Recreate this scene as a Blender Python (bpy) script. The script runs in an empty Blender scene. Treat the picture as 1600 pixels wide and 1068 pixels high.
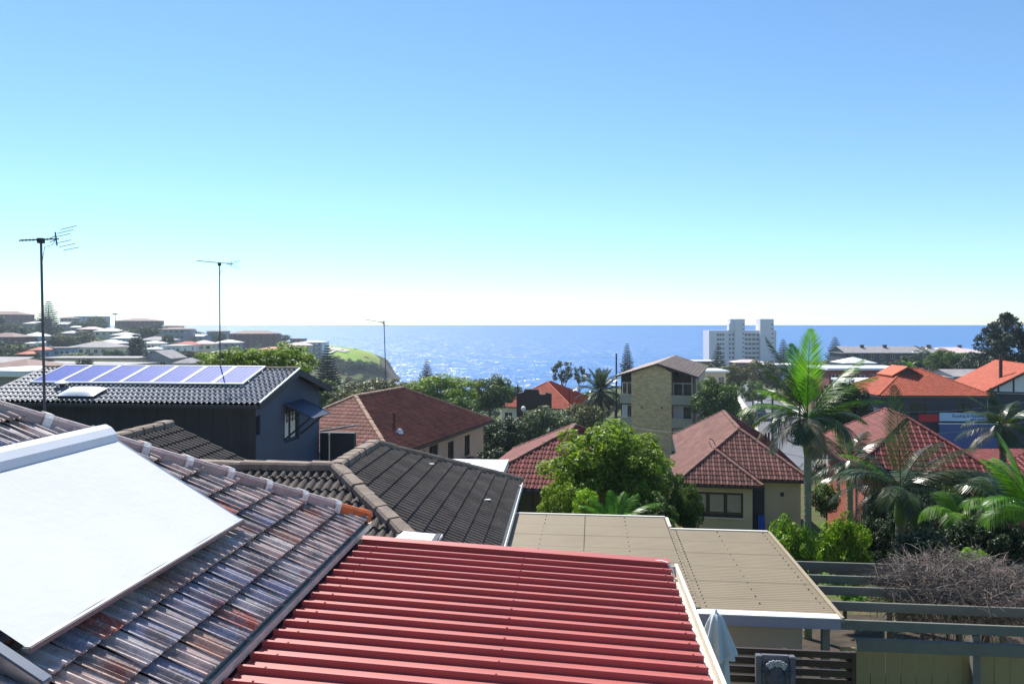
import bpy, bmesh, math, random
import numpy as np
from mathutils import Vector, Matrix

# ------------------------------------------------------------------ camera, light, exposure
scene = bpy.context.scene
F, CX, CY = 1200.0, 800.0, 507.0            # focal length in photo pixels, principal column, eye level row
SUN_AZ, SUN_EL = -25.0, 51.0                # degrees; azimuth measured from straight ahead, left negative
cam_data = bpy.data.cameras.new("camera")
cam = bpy.data.objects.new("camera", cam_data)
scene.collection.objects.link(cam)
cam.location = (0, 0, 0)
cam.rotation_euler = (math.radians(90), 0, 0)
cam_data.sensor_width = 36.0
cam_data.lens = 36.0 * F / 1600.0
cam_data.shift_y = -27.0 / 1600.0
cam_data.clip_start = 0.1
cam_data.clip_end = 120000.0
scene.camera = cam

world = bpy.data.worlds.new("World")
scene.world = world
world.use_nodes = True
wn, wl = world.node_tree.nodes, world.node_tree.links
bg = wn["Background"]
sky = wn.new("ShaderNodeTexSky")
sky.sky_type = 'NISHITA'
sky.sun_disc = False
sky.sun_elevation = math.radians(SUN_EL)
sky.sun_rotation = math.radians(SUN_AZ)
sky.altitude = 0
sky.air_density = 1.0
sky.dust_density = 0.03
sky.ozone_density = 3.5
tint = wn.new("ShaderNodeMix"); tint.data_type = 'RGBA'; tint.blend_type = 'MULTIPLY'; tint.inputs[0].default_value = 1.0
tint.inputs[7].default_value = (0.83, 1.0, 1.07, 1.0)      # the camera's cool white balance
wl.new(sky.outputs[0], tint.inputs[6]); wl.new(tint.outputs[2], bg.inputs[0])
bg.inputs[1].default_value = 0.095

sun_data = bpy.data.lights.new("sun", 'SUN')
sun_data.energy = 5.0
sun_data.angle = math.radians(0.5)
sun_data.color = (1.0, 0.95, 0.87)
sun = bpy.data.objects.new("sun", sun_data)
scene.collection.objects.link(sun)
az, el = math.radians(SUN_AZ), math.radians(SUN_EL)
sdir = Vector((math.sin(az) * math.cos(el), math.cos(az) * math.cos(el), math.sin(el)))
sun.rotation_euler = sdir.to_track_quat('Z', 'Y').to_euler()
sun.location = sdir * 100

scene.view_settings.view_transform = 'Standard'
scene.view_settings.look = 'None'
scene.view_settings.gamma = 1.0
scene.view_settings.exposure = 0.7
scene.render.engine = 'CYCLES'
scene.cycles.max_bounces = 6
scene.cycles.transparent_max_bounces = 6
scene.cycles.caustics_reflective = False
scene.cycles.caustics_refractive = False

# ------------------------------------------------------------------ helpers
COL = scene.collection
R = math.radians
def P(px, py, d):
    return Vector(((px - CX) / F * d, d, -(py - CY) / F * d))

def lin(c):
    c = c / 255.0
    return c / 12.92 if c <= 0.04045 else ((c + 0.055) / 1.055) ** 2.4
def S(r, g, b):
    return (lin(r), lin(g), lin(b), 1.0)

def link(o, parent=None):
    COL.objects.link(o)
    if parent is not None:
        o.parent = parent
    return o
def tag(o, label=None, cat=None, group=None, kind=None):
    if label: o["label"] = label
    if cat: o["category"] = cat
    if group: o["group"] = group
    if kind: o["kind"] = kind
    return o
def thing(name, label, cat, loc=(0, 0, 0), rot=0.0, group=None):
    """an Empty at the thing's base; rot in degrees, clockwise seen from above (0 = local y straight ahead)"""
    o = bpy.data.objects.new(name, None)
    o.empty_display_size = 0.3
    o.location = loc
    o.rotation_euler = (0, 0, -R(rot))
    link(o)
    return tag(o, label, cat, group)

def np_mesh(name, verts, quads, mat=None, smooth=False):
    me = bpy.data.meshes.new(name)
    verts = np.asarray(verts, dtype=np.float32); quads = np.asarray(quads, dtype=np.int32)
    me.vertices.add(len(verts)); me.vertices.foreach_set("co", verts.ravel())
    k = quads.shape[1]
    me.loops.add(quads.size); me.loops.foreach_set("vertex_index", quads.ravel())
    me.polygons.add(len(quads))
    me.polygons.foreach_set("loop_start", np.arange(len(quads), dtype=np.int32) * k)
    me.update(calc_edges=True)
    if smooth:
        me.polygons.foreach_set("use_smooth", np.ones(len(quads), dtype=bool))
    if mat: me.materials.append(mat)
    return me

class MB:
    """collects faces, built into ONE mesh object"""
    def __init__(s): s.v = []; s.f = []
    def add(s, vs, fs):
        k = len(s.v); s.v += [tuple(p) for p in vs]; s.f += [tuple(i + k for i in f) for f in fs]; return s
    def box(s, x0, x1, y0, y1, z0, z1):
        return s.add([(x0,y0,z0),(x1,y0,z0),(x1,y1,z0),(x0,y1,z0),(x0,y0,z1),(x1,y0,z1),(x1,y1,z1),(x0,y1,z1)],
                     [(0,3,2,1),(4,5,6,7),(0,1,5,4),(1,2,6,5),(2,3,7,6),(3,0,4,7)])
    def bar(s, a, b, w, h, up=(0, 0, 1)):
        a, b = Vector(a), Vector(b); d = (b - a).normalized(); up = Vector(up)
        x = d.cross(up)
        if x.length < 1e-4: x = d.cross(Vector((0, 1, 0)))
        x.normalize(); u = x.cross(d)
        vs = []
        for p in (a, b):
            for sx, sz in ((-1,-1),(1,-1),(1,1),(-1,1)):
                vs.append(p + x * (sx * w / 2) + u * (sz * h / 2))
        return s.add(vs, [(0,1,2,3),(7,6,5,4),(0,4,5,1),(1,5,6,2),(2,6,7,3),(3,7,4,0)])
    def tube(s, pts, radii, n=6, cap=True):
        pts = [Vector(p) for p in pts]
        if not hasattr(radii, '__len__'): radii = [radii] * len(pts)
        rings = []
        ref = None
        for i, p in enumerate(pts):
            d = (pts[min(i+1, len(pts)-1)] - pts[max(i-1, 0)]).normalized()
            if ref is None:
                ref = d.orthogonal().normalized()
            x = (ref - d * ref.dot(d))
            x = x.normalized() if x.length > 1e-5 else d.orthogonal().normalized()
            ref = x; y = d.cross(x)
            rings.append([p + (x * math.cos(2*math.pi*k/n) + y * math.sin(2*math.pi*k/n)) * radii[i] for k in range(n)])
        vs = [q for r_ in rings for q in r_]; fs = []
        for i in range(len(pts) - 1):
            for k in range(n):
                k2 = (k + 1) % n
                fs.append((i*n+k, i*n+k2, (i+1)*n+k2, (i+1)*n+k))
        if cap:
            fs.append(tuple(range(n))[::-1]); fs.append(tuple((len(pts)-1)*n + k for k in range(n)))
        return s.add(vs, fs)
    def prism(s, poly, off):
        """poly: ordered points; off: extrusion vector"""
        n = len(poly); off = Vector(off)
        vs = [Vector(p) for p in poly] + [Vector(p) + off for p in poly]
        fs = [tuple(range(n)), tuple(range(2*n-1, n-1, -1))] + [(i, i+n, (i+1)%n+n, (i+1)%n) for i in range(n)]
        return s.add(vs, fs)
    def lathe(s, prof, n=12, c=(0, 0, 0)):
        vs = []; fs = []
        for r_, z in prof:
            for k in range(n):
                a = 2*math.pi*k/n; vs.append((c[0]+r_*math.cos(a), c[1]+r_*math.sin(a), c[2]+z))
        for i in range(len(prof)-1):
            for k in range(n):
                fs.append((i*n+k, i*n+(k+1)%n, (i+1)*n+(k+1)%n, (i+1)*n+k))
        fs.append(tuple(range(n))[::-1]); fs.append(tuple((len(prof)-1)*n+k for k in range(n)))
        return s.add(vs, fs)
    def mesh(s, name, mat=None, smooth=False, fix=True):
        me = bpy.data.meshes.new(name)
        me.from_pydata(s.v, [], s.f)
        if fix:
            bm = bmesh.new(); bm.from_mesh(me)
            bmesh.ops.recalc_face_normals(bm, faces=bm.faces); bm.to_mesh(me); bm.free()
        if smooth:
            for p in me.polygons: p.use_smooth = True
        if mat: me.materials.append(mat)
        return me
    def build(s, name, mat, parent=None, smooth=False, loc=None, rotz=None, kind=None, bevel=0):
        me = s.mesh(name, mat, smooth)
        if bevel:
            bm = bmesh.new(); bm.from_mesh(me)
            bmesh.ops.bevel(bm, geom=[e for e in bm.edges if len(e.link_faces) == 2 and e.calc_face_angle(0) > 0.6], offset=bevel, segments=2, affect='EDGES')
            bm.to_mesh(me); bm.free()
        o = link(bpy.data.objects.new(name, me), parent)
        if loc is not None: o.location = loc
        if rotz is not None: o.rotation_euler = (0, 0, rotz)
        if kind: o["kind"] = kind
        return o
def obj(name, me, parent=None, loc=None, kind=None):
    o = link(bpy.data.objects.new(name, me), parent)
    if loc is not None: o.location = loc
    if kind: o["kind"] = kind
    return o

# ------------------------------------------------------------------ materials
MATS = {}
def nodemat(name):
    m = bpy.data.materials.new(name); m.use_nodes = True
    nt = m.node_tree; b = nt.nodes["Principled BSDF"]
    MATS[name] = m
    return m, nt, b
def mixrgb(nt, a, b, fac, blend='MIX'):
    n = nt.nodes.new("ShaderNodeMix"); n.data_type = 'RGBA'; n.blend_type = blend
    for sock, val in ((n.inputs[6], a), (n.inputs[7], b), (n.inputs[0], fac)):
        if hasattr(val, "is_linked"): nt.links.new(val, sock)
        else: sock.default_value = val
    return n.outputs[2]
def noise_n(nt, scale, detail=4, rough=.55, coord='Object', vec=None):
    tc = nt.nodes.new("ShaderNodeTexCoord"); n = nt.nodes.new("ShaderNodeTexNoise")
    n.inputs["Scale"].default_value = scale; n.inputs["Detail"].default_value = detail; n.inputs["Roughness"].default_value = rough
    nt.links.new(vec if vec is not None else tc.outputs[coord], n.inputs["Vector"])
    return n.outputs["Fac"]
def ramp(nt, fac, stops, interp='LINEAR'):
    n = nt.nodes.new("ShaderNodeValToRGB"); cr = n.color_ramp; cr.interpolation = interp
    while len(cr.elements) > 1: cr.elements.remove(cr.elements[-1])
    cr.elements[0].position = stops[0][0]; cr.elements[0].color = stops[0][1]
    for p, c in stops[1:]:
        e = cr.elements.new(p); e.color = c
    nt.links.new(fac, n.inputs[0]); return n.outputs[0]
def mat(name, col, rough=.8, var=.25, scale=4.0, col2=None, bump=0.0, bscale=30.0, spec=.35, metal=0.0, rnd=0.0, island=False, gap=None):
    """surface with cloudy colour variation (col -> col2), fine relief and, if rnd, a shift per object or per island"""
    m, nt, b = nodemat(name)
    col2 = col2 or tuple([c * (1 - var) for c in col[:3]] + [1.0])
    vec = nt.nodes.new("ShaderNodeNewGeometry").outputs["Position"] if rnd else None     # pieces that share a mesh must not share their stains
    base = mixrgb(nt, col, col2, ramp(nt, noise_n(nt, scale, vec=vec), [(.35, (0,0,0,1)), (.68, (1,1,1,1))]))
    fine = noise_n(nt, scale * 9, 3, vec=vec)
    base = mixrgb(nt, base, col2, ramp(nt, fine, [(.5, (0,0,0,1)), (.8, (.55,.55,.55,1))]))
    if rnd:
        if island:
            rn = nt.nodes.new("ShaderNodeNewGeometry").outputs["Random Per Island"]
        else:
            rn = nt.nodes.new("ShaderNodeObjectInfo").outputs["Random"]
        base = mixrgb(nt, base, ramp(nt, rn, [(0, (1-rnd,)*3+(1,)), (1, (1+rnd,)*3+(1,))]), 1.0, 'MULTIPLY')
    nt.links.new(base, b.inputs["Base Color"])
    b.inputs["Roughness"].default_value = rough
    b.inputs["Specular IOR Level"].default_value = spec
    b.inputs["Metallic"].default_value = metal
    if bump:
        bn = nt.nodes.new("ShaderNodeBump"); bn.inputs["Strength"].default_value = bump; bn.inputs["Distance"].default_value = .02
        nt.links.new(noise_n(nt, bscale, 5), bn.inputs["Height"]); nt.links.new(bn.outputs[0], b.inputs["Normal"])
    return m
def far_tile_mat(name, col, pitch=.34, rough=.75, col2=None):
    """tile roof too far away to pick tiles apart: course relief along the height of the roof"""
    m = mat(name, col, rough, .3, .8, col2=col2)
    nt = m.node_tree; b = nt.nodes["Principled BSDF"]
    tc = nt.nodes.new("ShaderNodeTexCoord"); wv = nt.nodes.new("ShaderNodeTexWave")
    wv.bands_direction = 'Z'; wv.wave_profile = 'SAW'; wv.inputs["Scale"].default_value = 1.0 / pitch
    wv.inputs["Distortion"].default_value = .15
    nt.links.new(tc.outputs["Object"], wv.inputs["Vector"])
    bn = nt.nodes.new("ShaderNodeBump"); bn.inputs["Strength"].default_value = .5; bn.inputs["Distance"].default_value = .1
    nt.links.new(wv.outputs["Fac"], bn.inputs["Height"]); nt.links.new(bn.outputs[0], b.inputs["Normal"])
    return m
def leaf_mat(name, cols, trans=.35, rough=.5, clump=1.2):
    m, nt, b = nodemat(name)
    g = nt.nodes.new("ShaderNodeNewGeometry").outputs["Random Per Island"]
    base = ramp(nt, g, [(i / max(1, len(cols)-1), c) for i, c in enumerate(cols)])
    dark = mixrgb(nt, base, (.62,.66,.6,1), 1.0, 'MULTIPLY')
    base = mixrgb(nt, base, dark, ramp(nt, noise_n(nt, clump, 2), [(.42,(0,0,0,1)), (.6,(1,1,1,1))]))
    nt.links.new(base, b.inputs["Base Color"])
    b.inputs["Roughness"].default_value = rough; b.inputs["Specular IOR Level"].default_value = .35
    tr = nt.nodes.new("ShaderNodeBsdfTranslucent"); mx = nt.nodes.new("ShaderNodeMixShader")
    warm = mixrgb(nt, base, (1.25, 1.25, .55, 1), 1.0, 'MULTIPLY')
    nt.links.new(warm, tr.inputs[0]); mx.inputs[0].default_value = trans
    nt.links.new(b.outputs[0], mx.inputs[1]); nt.links.new(tr.outputs[0], mx.inputs[2])
    nt.links.new(mx.outputs[0], nt.nodes["Material Output"].inputs[0])
    return m
def glass_mat(name, col=(.02, .025, .03, 1), rough=.08):
    m, nt, b = nodemat(name)
    b.inputs["Base Color"].default_value = col; b.inputs["Roughness"].default_value = rough
    b.inputs["Specular IOR Level"].default_value = .6
    return m

# glazed old terracotta: every tile fired differently
def glazed_mat():
    m, nt, b = nodemat("glazed_tile")
    rn = nt.nodes.new("ShaderNodeObjectInfo").outputs["Random"]
    base = ramp(nt, rn, [(0, S(168,156,156)), (.16, S(190,168,160)), (.30, S(150,126,118)), (.42, S(184,174,174)), (.55, S(136,134,152)),
                         (.66, S(172,138,122)), (.76, S(198,184,178)), (.86, S(154,150,164)), (.93, S(168,92,78)), (.975, S(184,104,74))], 'CONSTANT')
    blot = ramp(nt, noise_n(nt, 5, 5, vec=nt.nodes.new("ShaderNodeNewGeometry").outputs["Position"]), [(.46,(0,0,0,1)), (.62,(1,1,1,1))])
    base = mixrgb(nt, base, S(136,124,122), blot)
    fine = ramp(nt, noise_n(nt, 55, 4, vec=nt.nodes.new("ShaderNodeNewGeometry").outputs["Position"]), [(.5,(0,0,0,1)), (.74,(.6,.6,.6,1))])
    base = mixrgb(nt, base, S(206,200,200), fine)
    tcw = nt.nodes.new("ShaderNodeTexCoord"); gw = nt.nodes.new("ShaderNodeNewGeometry")
    rust = ramp(nt, noise_n(nt, 2.6, 4, vec=gw.outputs["Position"]), [(.57,(0,0,0,1)), (.70,(.75,.75,.75,1))])
    base = mixrgb(nt, base, S(132,76,60), rust)
    nt.links.new(base, b.inputs["Base Color"])
    b.inputs["Roughness"].default_value = .4; b.inputs["Specular IOR Level"].default_value = .22
    bn = nt.nodes.new("ShaderNodeBump"); bn.inputs["Strength"].default_value = .35; bn.inputs["Distance"].default_value = .006
    nt.links.new(noise_n(nt, 60, 4), bn.inputs["Height"]); nt.links.new(bn.outputs[0], b.inputs["Normal"])
    return m
glazed_mat()
mat("glazed_cap", S(186,164,162), .5, .35, 5, bump=.3, bscale=50, spec=.5, rnd=.15)
mat("mortar", S(232,228,226), .9, .2, 10, bump=.4)
mat("orange_cap", S(206,108,58), .6, .3, 6, bump=.3)
mat("concrete_tile", S(98,89,83), .85, .35, 3, bump=.5, bscale=70, rnd=.14)
mat("concrete_tile_field", S(98,89,83), .85, .35, 3, bump=.5, bscale=70, rnd=.14, island=True)
mat("concrete_cap", S(144,129,117), .9, .35, 4, bump=.6, bscale=40, rnd=.12)
mat("grey_tile", S(140,142,148), .45, .3, 4, bump=.3, bscale=60, rnd=.1, spec=.5)
mat("grey_tile_field", S(140,142,148), .45, .3, 4, bump=.3, bscale=60, rnd=.1, island=True, spec=.5)
mat("brown_tile", S(158,106,92), .8, .35, 1.5, bump=.4, bscale=40, rnd=.16, island=True)
mat("brown_cap", S(170,138,116), .85, .3, 3, bump=.4, rnd=.1)
mat("cottage_cap", S(134,96,84), .85, .3, 3, bump=.4, rnd=.1)
mat("cottage_tile", S(126,84,76), .8, .3, 1.2, col2=S(98,62,54), bump=.4, bscale=40, rnd=.18, island=True)
mat("red_tile", S(160,72,54), .75, .3, 1.5, bump=.4, bscale=40, rnd=.16, island=True)
mat("orange_tile", S(184,88,62), .75, .25, 1.5, bump=.4, bscale=40, rnd=.14, island=True)
mat("maroon_tile", S(124,60,56), .75, .3, 1.5, bump=.4, bscale=40, rnd=.18, island=True)
mat("orange_cap_far", S(190,96,66), .8, .25, 3, rnd=.1)
mat("apartment_tile", S(166,150,142), .8, .25, 1, bump=.3, rnd=.12, island=True)
mat("red_steel", S(172,86,80), .5, .10, 1.6, bump=.06, bscale=200, spec=.5)
mat("red_apron", S(110,38,44), .6, .15, 2)
mat("tan_sheet", S(152,138,114), .6, .10, 1.2, bump=.05, bscale=120)
mat("cream_gutter", S(226,218,204), .5, .12, 4)
mat("lavender_gutter", S(150,148,164), .5, .1, 4)
mat("old_gutter", S(222,212,198), .6, .25, 5, bump=.2)
mat("white_paint", S(232,232,230), .5, .06, 3)
mat("awning_cloth", S(200,202,206), .8, .05, 1.6, bump=.12, bscale=14)
mat("white_metal", S(226,228,232), .35, .06, 3, spec=.5)
mat("aluminium", S(150,152,156), .35, .12, 6, metal=.7)
mat("slate_wall", S(70,80,102), .8, .12, 1.5, bump=.1)
mat("charcoal_board", S(36,39,50), .7, .2, 3, rnd=.12)
mat("charcoal_trim", S(44,48,58), .6, .15, 4)
mat("navy_awning", S(42,54,84), .55, .1, 3)
mat("grey_timber", S(116,116,108), .75, .18, 4, bump=.2, bscale=40)
mat("olive_fence", S(158,144,104), .8, .15, 2, bump=.1)
mat("dark_slat", S(56,40,34), .55, .25, 6, bump=.15, spec=.5)
mat("umbrella_cloth", S(186,194,200), .85, .12, 4, bump=.15)
mat("cast_stone", S(74,80,94), .7, .3, 9, bump=.4, bscale=40)
mat("cast_stone_pale", S(176,180,190), .7, .3, 9, bump=.4)
mat("stone_plinth", S(96,98,108), .8, .2, 6, bump=.3)
mat("mast_steel", S(92,88,98), .5, .2, 10, metal=.3)
mat("black_steel", S(36,36,42), .5, .1, 10)
mat("pink_render", S(206,170,150), .85, .12, 1.2)
mat("grey_render", S(206,184,148), .85, .12, 1.0)
mat("dark_brick", S(62,46,44), .85, .2, 3)
mat("cream_render", S(222,208,180), .85, .1, 1.0)
mat("white_render", S(230,230,228), .8, .08, 1.0)
mat("blue_render", S(170,186,214), .8, .1, 1.0)
mat("grey_wall", S(150,148,154), .85, .12, 1.0)
mat("navy_wall", S(64,66,80), .8, .12, 1.0)
mat("beige_panel", S(178,166,150), .85, .1, 1.0)
mat("tower_white", S(214,212,226), .8, .06, .2)
mat("brown_frame", S(70,52,46), .6, .1, 4)
mat("blind", S(176,160,138), .8, .1, 6)
mat("curtain", S(200,206,214), .8, .1, 6)
mat("blue_plastic", S(30,90,200), .5, .1, 4)
mat("banner_red", S(190,30,44), .6, .1, 4)
mat("banner_blue", S(178,206,240), .6, .08, 4)
mat("ink_blue", S(44,46,140), .6, 0.01, 4)
mat("sign_base", S(78,92,150), .7, .1, 4)
mat("bark", S(104,92,78), .9, .4, 5, bump=.8, bscale=14)
mat("palm_trunk", S(136,138,112), .8, .35, 3, bump=.5, bscale=12)
mat("crownshaft", S(118,150,72), .5, .2, 3)
mat("twig", S(128,116,108), .85, .4, 5, rnd=.35, island=True)
mat("pole_timber", S(66,58,54), .85, .3, 5, bump=.3)
mat("rail_steel", S(150,156,162), .5, .1, 8, metal=.4)
mat("asphalt", S(104,106,114), .85, .15, .6, bump=.3, bscale=30)
mat("concrete", S(190,184,174), .85, .15, .8, bump=.2)
mat("kerb", S(200,196,188), .85, .12, 1)
mat("car_white", S(236,238,240), .25, .02, 1, spec=.6)
mat("car_dark", S(36,40,50), .25, .05, 1, spec=.6)
mat("car_blue", S(34,52,86), .25, .05, 1, spec=.6)
mat("car_silver", S(170,176,184), .3, .04, 1, spec=.6, metal=.3)
mat("tyre", S(28,28,30), .9, .1, 5)
mat("lamp_globe", S(240,240,236), .3, .02, 2)
glass_mat("glass"); glass_mat("glass_blue", S(90,120,160), .1)
glass_mat("headlight", S(220,225,230), .1)
def brick_mat(name, c1, c2, mort, bw=.23, bh=.076):
    m, nt, b = nodemat(name)
    tc = nt.nodes.new("ShaderNodeTexCoord"); sp = nt.nodes.new("ShaderNodeSeparateXYZ"); cb = nt.nodes.new("ShaderNodeCombineXYZ")
    nt.links.new(tc.outputs["Object"], sp.inputs[0])
    ad = nt.nodes.new("ShaderNodeMath"); ad.operation = 'ADD'
    nt.links.new(sp.outputs[0], ad.inputs[0]); nt.links.new(sp.outputs[1], ad.inputs[1])
    nt.links.new(ad.outputs[0], cb.inputs[0]); nt.links.new(sp.outputs[2], cb.inputs[1])
    br = nt.nodes.new("ShaderNodeTexBrick"); nt.links.new(cb.outputs[0], br.inputs["Vector"])
    br.inputs["Color1"].default_value = c1; br.inputs["Color2"].default_value = c2; br.inputs["Mortar"].default_value = mort
    br.inputs["Scale"].default_value = 1.0; br.inputs["Brick Width"].default_value = bw; br.inputs["Row Height"].default_value = bh
    br.inputs["Mortar Size"].default_value = .008; br.inputs["Bias"].default_value = -.1
    base = mixrgb(nt, br.outputs["Color"], (.75,.72,.7,1), ramp(nt, noise_n(nt, 2.2), [(.4,(0,0,0,1)),(.7,(.8,.8,.8,1))]), 'MULTIPLY')
    nt.links.new(base, b.inputs["Base Color"]); b.inputs["Roughness"].default_value = .88
    bn = nt.nodes.new("ShaderNodeBump"); bn.inputs["Strength"].default_value = .4; bn.inputs["Distance"].default_value = .01
    nt.links.new(br.outputs["Fac"], bn.inputs["Height"]); bn.invert = True
    nt.links.new(bn.outputs[0], b.inputs["Normal"])
    return m
brick_mat("tan_brick", S(236,200,150), S(200,162,118), S(214,190,156), .46, .16)
brick_mat("red_brick", S(176,84,58), S(128,58,44), S(160,130,112))
brick_mat("far_red_brick", S(128,74,68), S(112,64,60), S(130,96,90))
for nm, c in (("far_roof_white", S(232,230,232)), ("far_roof_grey", S(160,154,156)), ("far_roof_brown", S(136,108,102)),
              ("far_roof_red", S(186,84,72)), ("far_roof_orange", S(206,128,100)), ("far_roof_pink", S(222,196,194)), ("far_roof_green", S(150,168,160))):
    far_tile_mat(nm, c)
def panel_mat():
    m, nt, b = nodemat("solar_cell")
    tc = nt.nodes.new("ShaderNodeTexCoord"); br = nt.nodes.new("ShaderNodeTexBrick")
    nt.links.new(tc.outputs["Object"], br.inputs["Vector"])
    br.offset = 0; br.inputs["Scale"].default_value = 1; br.inputs["Brick Width"].default_value = .15; br.inputs["Row Height"].default_value = .16
    br.inputs["Mortar Size"].default_value = .005
    br.inputs["Color1"].default_value = S(42,62,140); br.inputs["Color2"].default_value = S(52,74,156); br.inputs["Mortar"].default_value = S(130,146,200)
    nt.links.new(br.outputs["Color"], b.inputs["Base Color"]); b.inputs["Roughness"].default_value = .45
    b.inputs["Specular IOR Level"].default_value = .3; b.inputs["IOR"].default_value = 1.2
panel_mat()
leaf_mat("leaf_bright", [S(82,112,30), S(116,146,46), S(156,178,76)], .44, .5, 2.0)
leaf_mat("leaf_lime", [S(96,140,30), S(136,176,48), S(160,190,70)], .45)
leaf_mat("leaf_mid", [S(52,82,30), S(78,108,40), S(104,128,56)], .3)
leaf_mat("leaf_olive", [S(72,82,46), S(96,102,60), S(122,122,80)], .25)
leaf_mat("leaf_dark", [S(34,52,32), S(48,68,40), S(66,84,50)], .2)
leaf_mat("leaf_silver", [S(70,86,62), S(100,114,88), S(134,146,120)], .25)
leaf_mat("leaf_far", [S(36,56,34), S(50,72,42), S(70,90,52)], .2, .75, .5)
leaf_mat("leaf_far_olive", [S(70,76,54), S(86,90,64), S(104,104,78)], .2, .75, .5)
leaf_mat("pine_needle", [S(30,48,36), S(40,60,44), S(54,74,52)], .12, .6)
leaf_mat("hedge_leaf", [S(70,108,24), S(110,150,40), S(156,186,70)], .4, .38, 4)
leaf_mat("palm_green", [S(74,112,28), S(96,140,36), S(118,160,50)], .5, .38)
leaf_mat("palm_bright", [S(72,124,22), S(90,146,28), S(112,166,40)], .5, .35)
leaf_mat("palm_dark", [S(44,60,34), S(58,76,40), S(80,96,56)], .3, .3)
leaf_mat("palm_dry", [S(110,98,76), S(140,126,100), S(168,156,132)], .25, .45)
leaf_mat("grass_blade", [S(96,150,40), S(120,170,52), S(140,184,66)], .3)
# ------------------------------------------------------------------ terrain, sea, road
SEA = -42.0
TP = [(-60,-30,-5),(0,-30,-4.5),(60,-30,-5),(-12,0,-6),(0,0,-6.4),(14,0,-6.6),(0,8,-6.6),(-12,10,-7),(12,10,-6.9),(0,16,-7.6),(12,18,-7.8),
 (25,18,-8),(50,15,-9),(-30,20,-9),(-12,25,-9),(0,30,-9.8),(12,30,-10.2),(25,30,-10.4),(-8,45,-12.5),(10,42,-11.8),(25,42,-12),(50,40,-12.5),(0,62,-14),
 (30,62,-14),(-30,60,-13),(-60,60,-13),(-110,60,-12),(0,100,-18),(16,100,-18.4),(36,98,-18.6),(42,115,-18.8),(49,140,-18.4),(55,165,-18.2),(66,210,-18.4),(75,250,-18.6),
 (80,90,-16),(110,120,-16),(120,60,-13),(80,250,-18),(150,250,-17),(250,250,-16),(-50,120,-19),(-110,120,-17),(-20,150,-24),(-20,250,-35),(-60,250,-33),(25,250,-29),
 (0,350,-40),(40,350,-34),(0,440,-46),(60,440,-36),(60,520,-47),(120,350,-23),(170,500,-26),(170,580,-30),(165,625,-47),(250,500,-22),(350,520,-22),(300,640,-47),
 (500,500,-20),(500,700,-47),(-120,200,-17),(-60,190,-24),(-170,290,-12),(-120,300,-19),(-80,320,-28),(-50,350,-38),(-270,400,-2.5),(-200,400,-8),(-135,400,-16),
 (-90,400,-30),(-60,430,-44),(-400,500,1),(-300,500,-3),(-220,520,-6),(-165,520,-19),(-130,455,-24),(-125,520,-22.5),(-105,500,-26),(-85,490,-31),(-72,500,-45),(-110,545,-24),(-96,560,-25),
 (-95,588,-26),(-86,588,-46),(-85,560,-45),(-82,530,-45),(-125,610,-25),(-112,640,-46),(-150,640,-25),(-150,690,-47),(-200,650,-18),(-200,740,-47),(-300,640,-12),(-300,780,-47),(-450,620,1),(-450,820,-47),
 (-700,500,4),(-700,900,-47),(-700,100,-6),(700,100,-14),(-700,-60,-4),(700,-60,-4),(0,800,-55),(300,900,-55),(-300,1000,-55),(700,1000,-55),(-900,1100,-55)]
_tp = np.array(TP, dtype=float)
_A = np.linalg.norm(_tp[:, None, :2] - _tp[None, :, :2], axis=2)
_n = len(_tp)
_sys = np.zeros((_n+1, _n+1)); _sys[:_n,:_n] = _A; _sys[:_n,_n] = 1; _sys[_n,:_n] = 1
_w = np.linalg.solve(_sys, np.append(_tp[:,2], 0))
def terr_np(X, Y):
    q = np.stack([np.ravel(X), np.ravel(Y)], 1)
    d = np.linalg.norm(q[:, None, :] - _tp[None, :, :2], axis=2)
    return (d @ _w[:_n] + _w[_n]).reshape(np.shape(X))
def terr(x, y):
    return float(terr_np(np.array([x]), np.array([y]))[0])

def ground_mat():
    m, nt, b = nodemat("ground")
    gm = nt.nodes.new("ShaderNodeNewGeometry")
    grass = mixrgb(nt, S(74,92,44), S(96,86,62), ramp(nt, noise_n(nt, .12, 6), [(.42,(0,0,0,1)), (.62,(1,1,1,1))]))
    grass = mixrgb(nt, grass, S(58,72,40), ramp(nt, noise_n(nt, 1.7, 5), [(.45,(0,0,0,1)), (.65,(.8,.8,.8,1))]))
    rock = mixrgb(nt, S(120,104,88), S(72,64,56), ramp(nt, noise_n(nt, .35, 8, .7), [(.4,(0,0,0,1)), (.6,(1,1,1,1))]))
    sp = nt.nodes.new("ShaderNodeSeparateXYZ"); nt.links.new(gm.outputs["Normal"], sp.inputs[0])
    base = mixrgb(nt, rock, grass, ramp(nt, sp.outputs[2], [(.72,(0,0,0,1)), (.86,(1,1,1,1))]))
    nt.links.new(base, b.inputs["Base Color"]); b.inputs["Roughness"].default_value = .95; b.inputs["Specular IOR Level"].default_value = .1
    bn = nt.nodes.new("ShaderNodeBump"); bn.inputs["Strength"].default_value = .6; bn.inputs["Distance"].default_value = .4
    nt.links.new(noise_n(nt, .9, 8, .65), bn.inputs["Height"]); nt.links.new(bn.outputs[0], b.inputs["Normal"])
    return m
ground_mat()
def grid_mesh(xs, ys, zf, m):
    X, Y = np.meshgrid(xs, ys)
    Z = zf(X, Y)
    nx, ny = len(xs), len(ys)
    i = np.arange(nx*ny).reshape(ny, nx)
    q = np.stack([i[:-1,:-1], i[:-1,1:], i[1:,1:], i[1:,:-1]], -1).reshape(-1, 4)
    return np_mesh("sheet", np.stack([X, Y, Z], -1).reshape(-1, 3), q, m, True)
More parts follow.
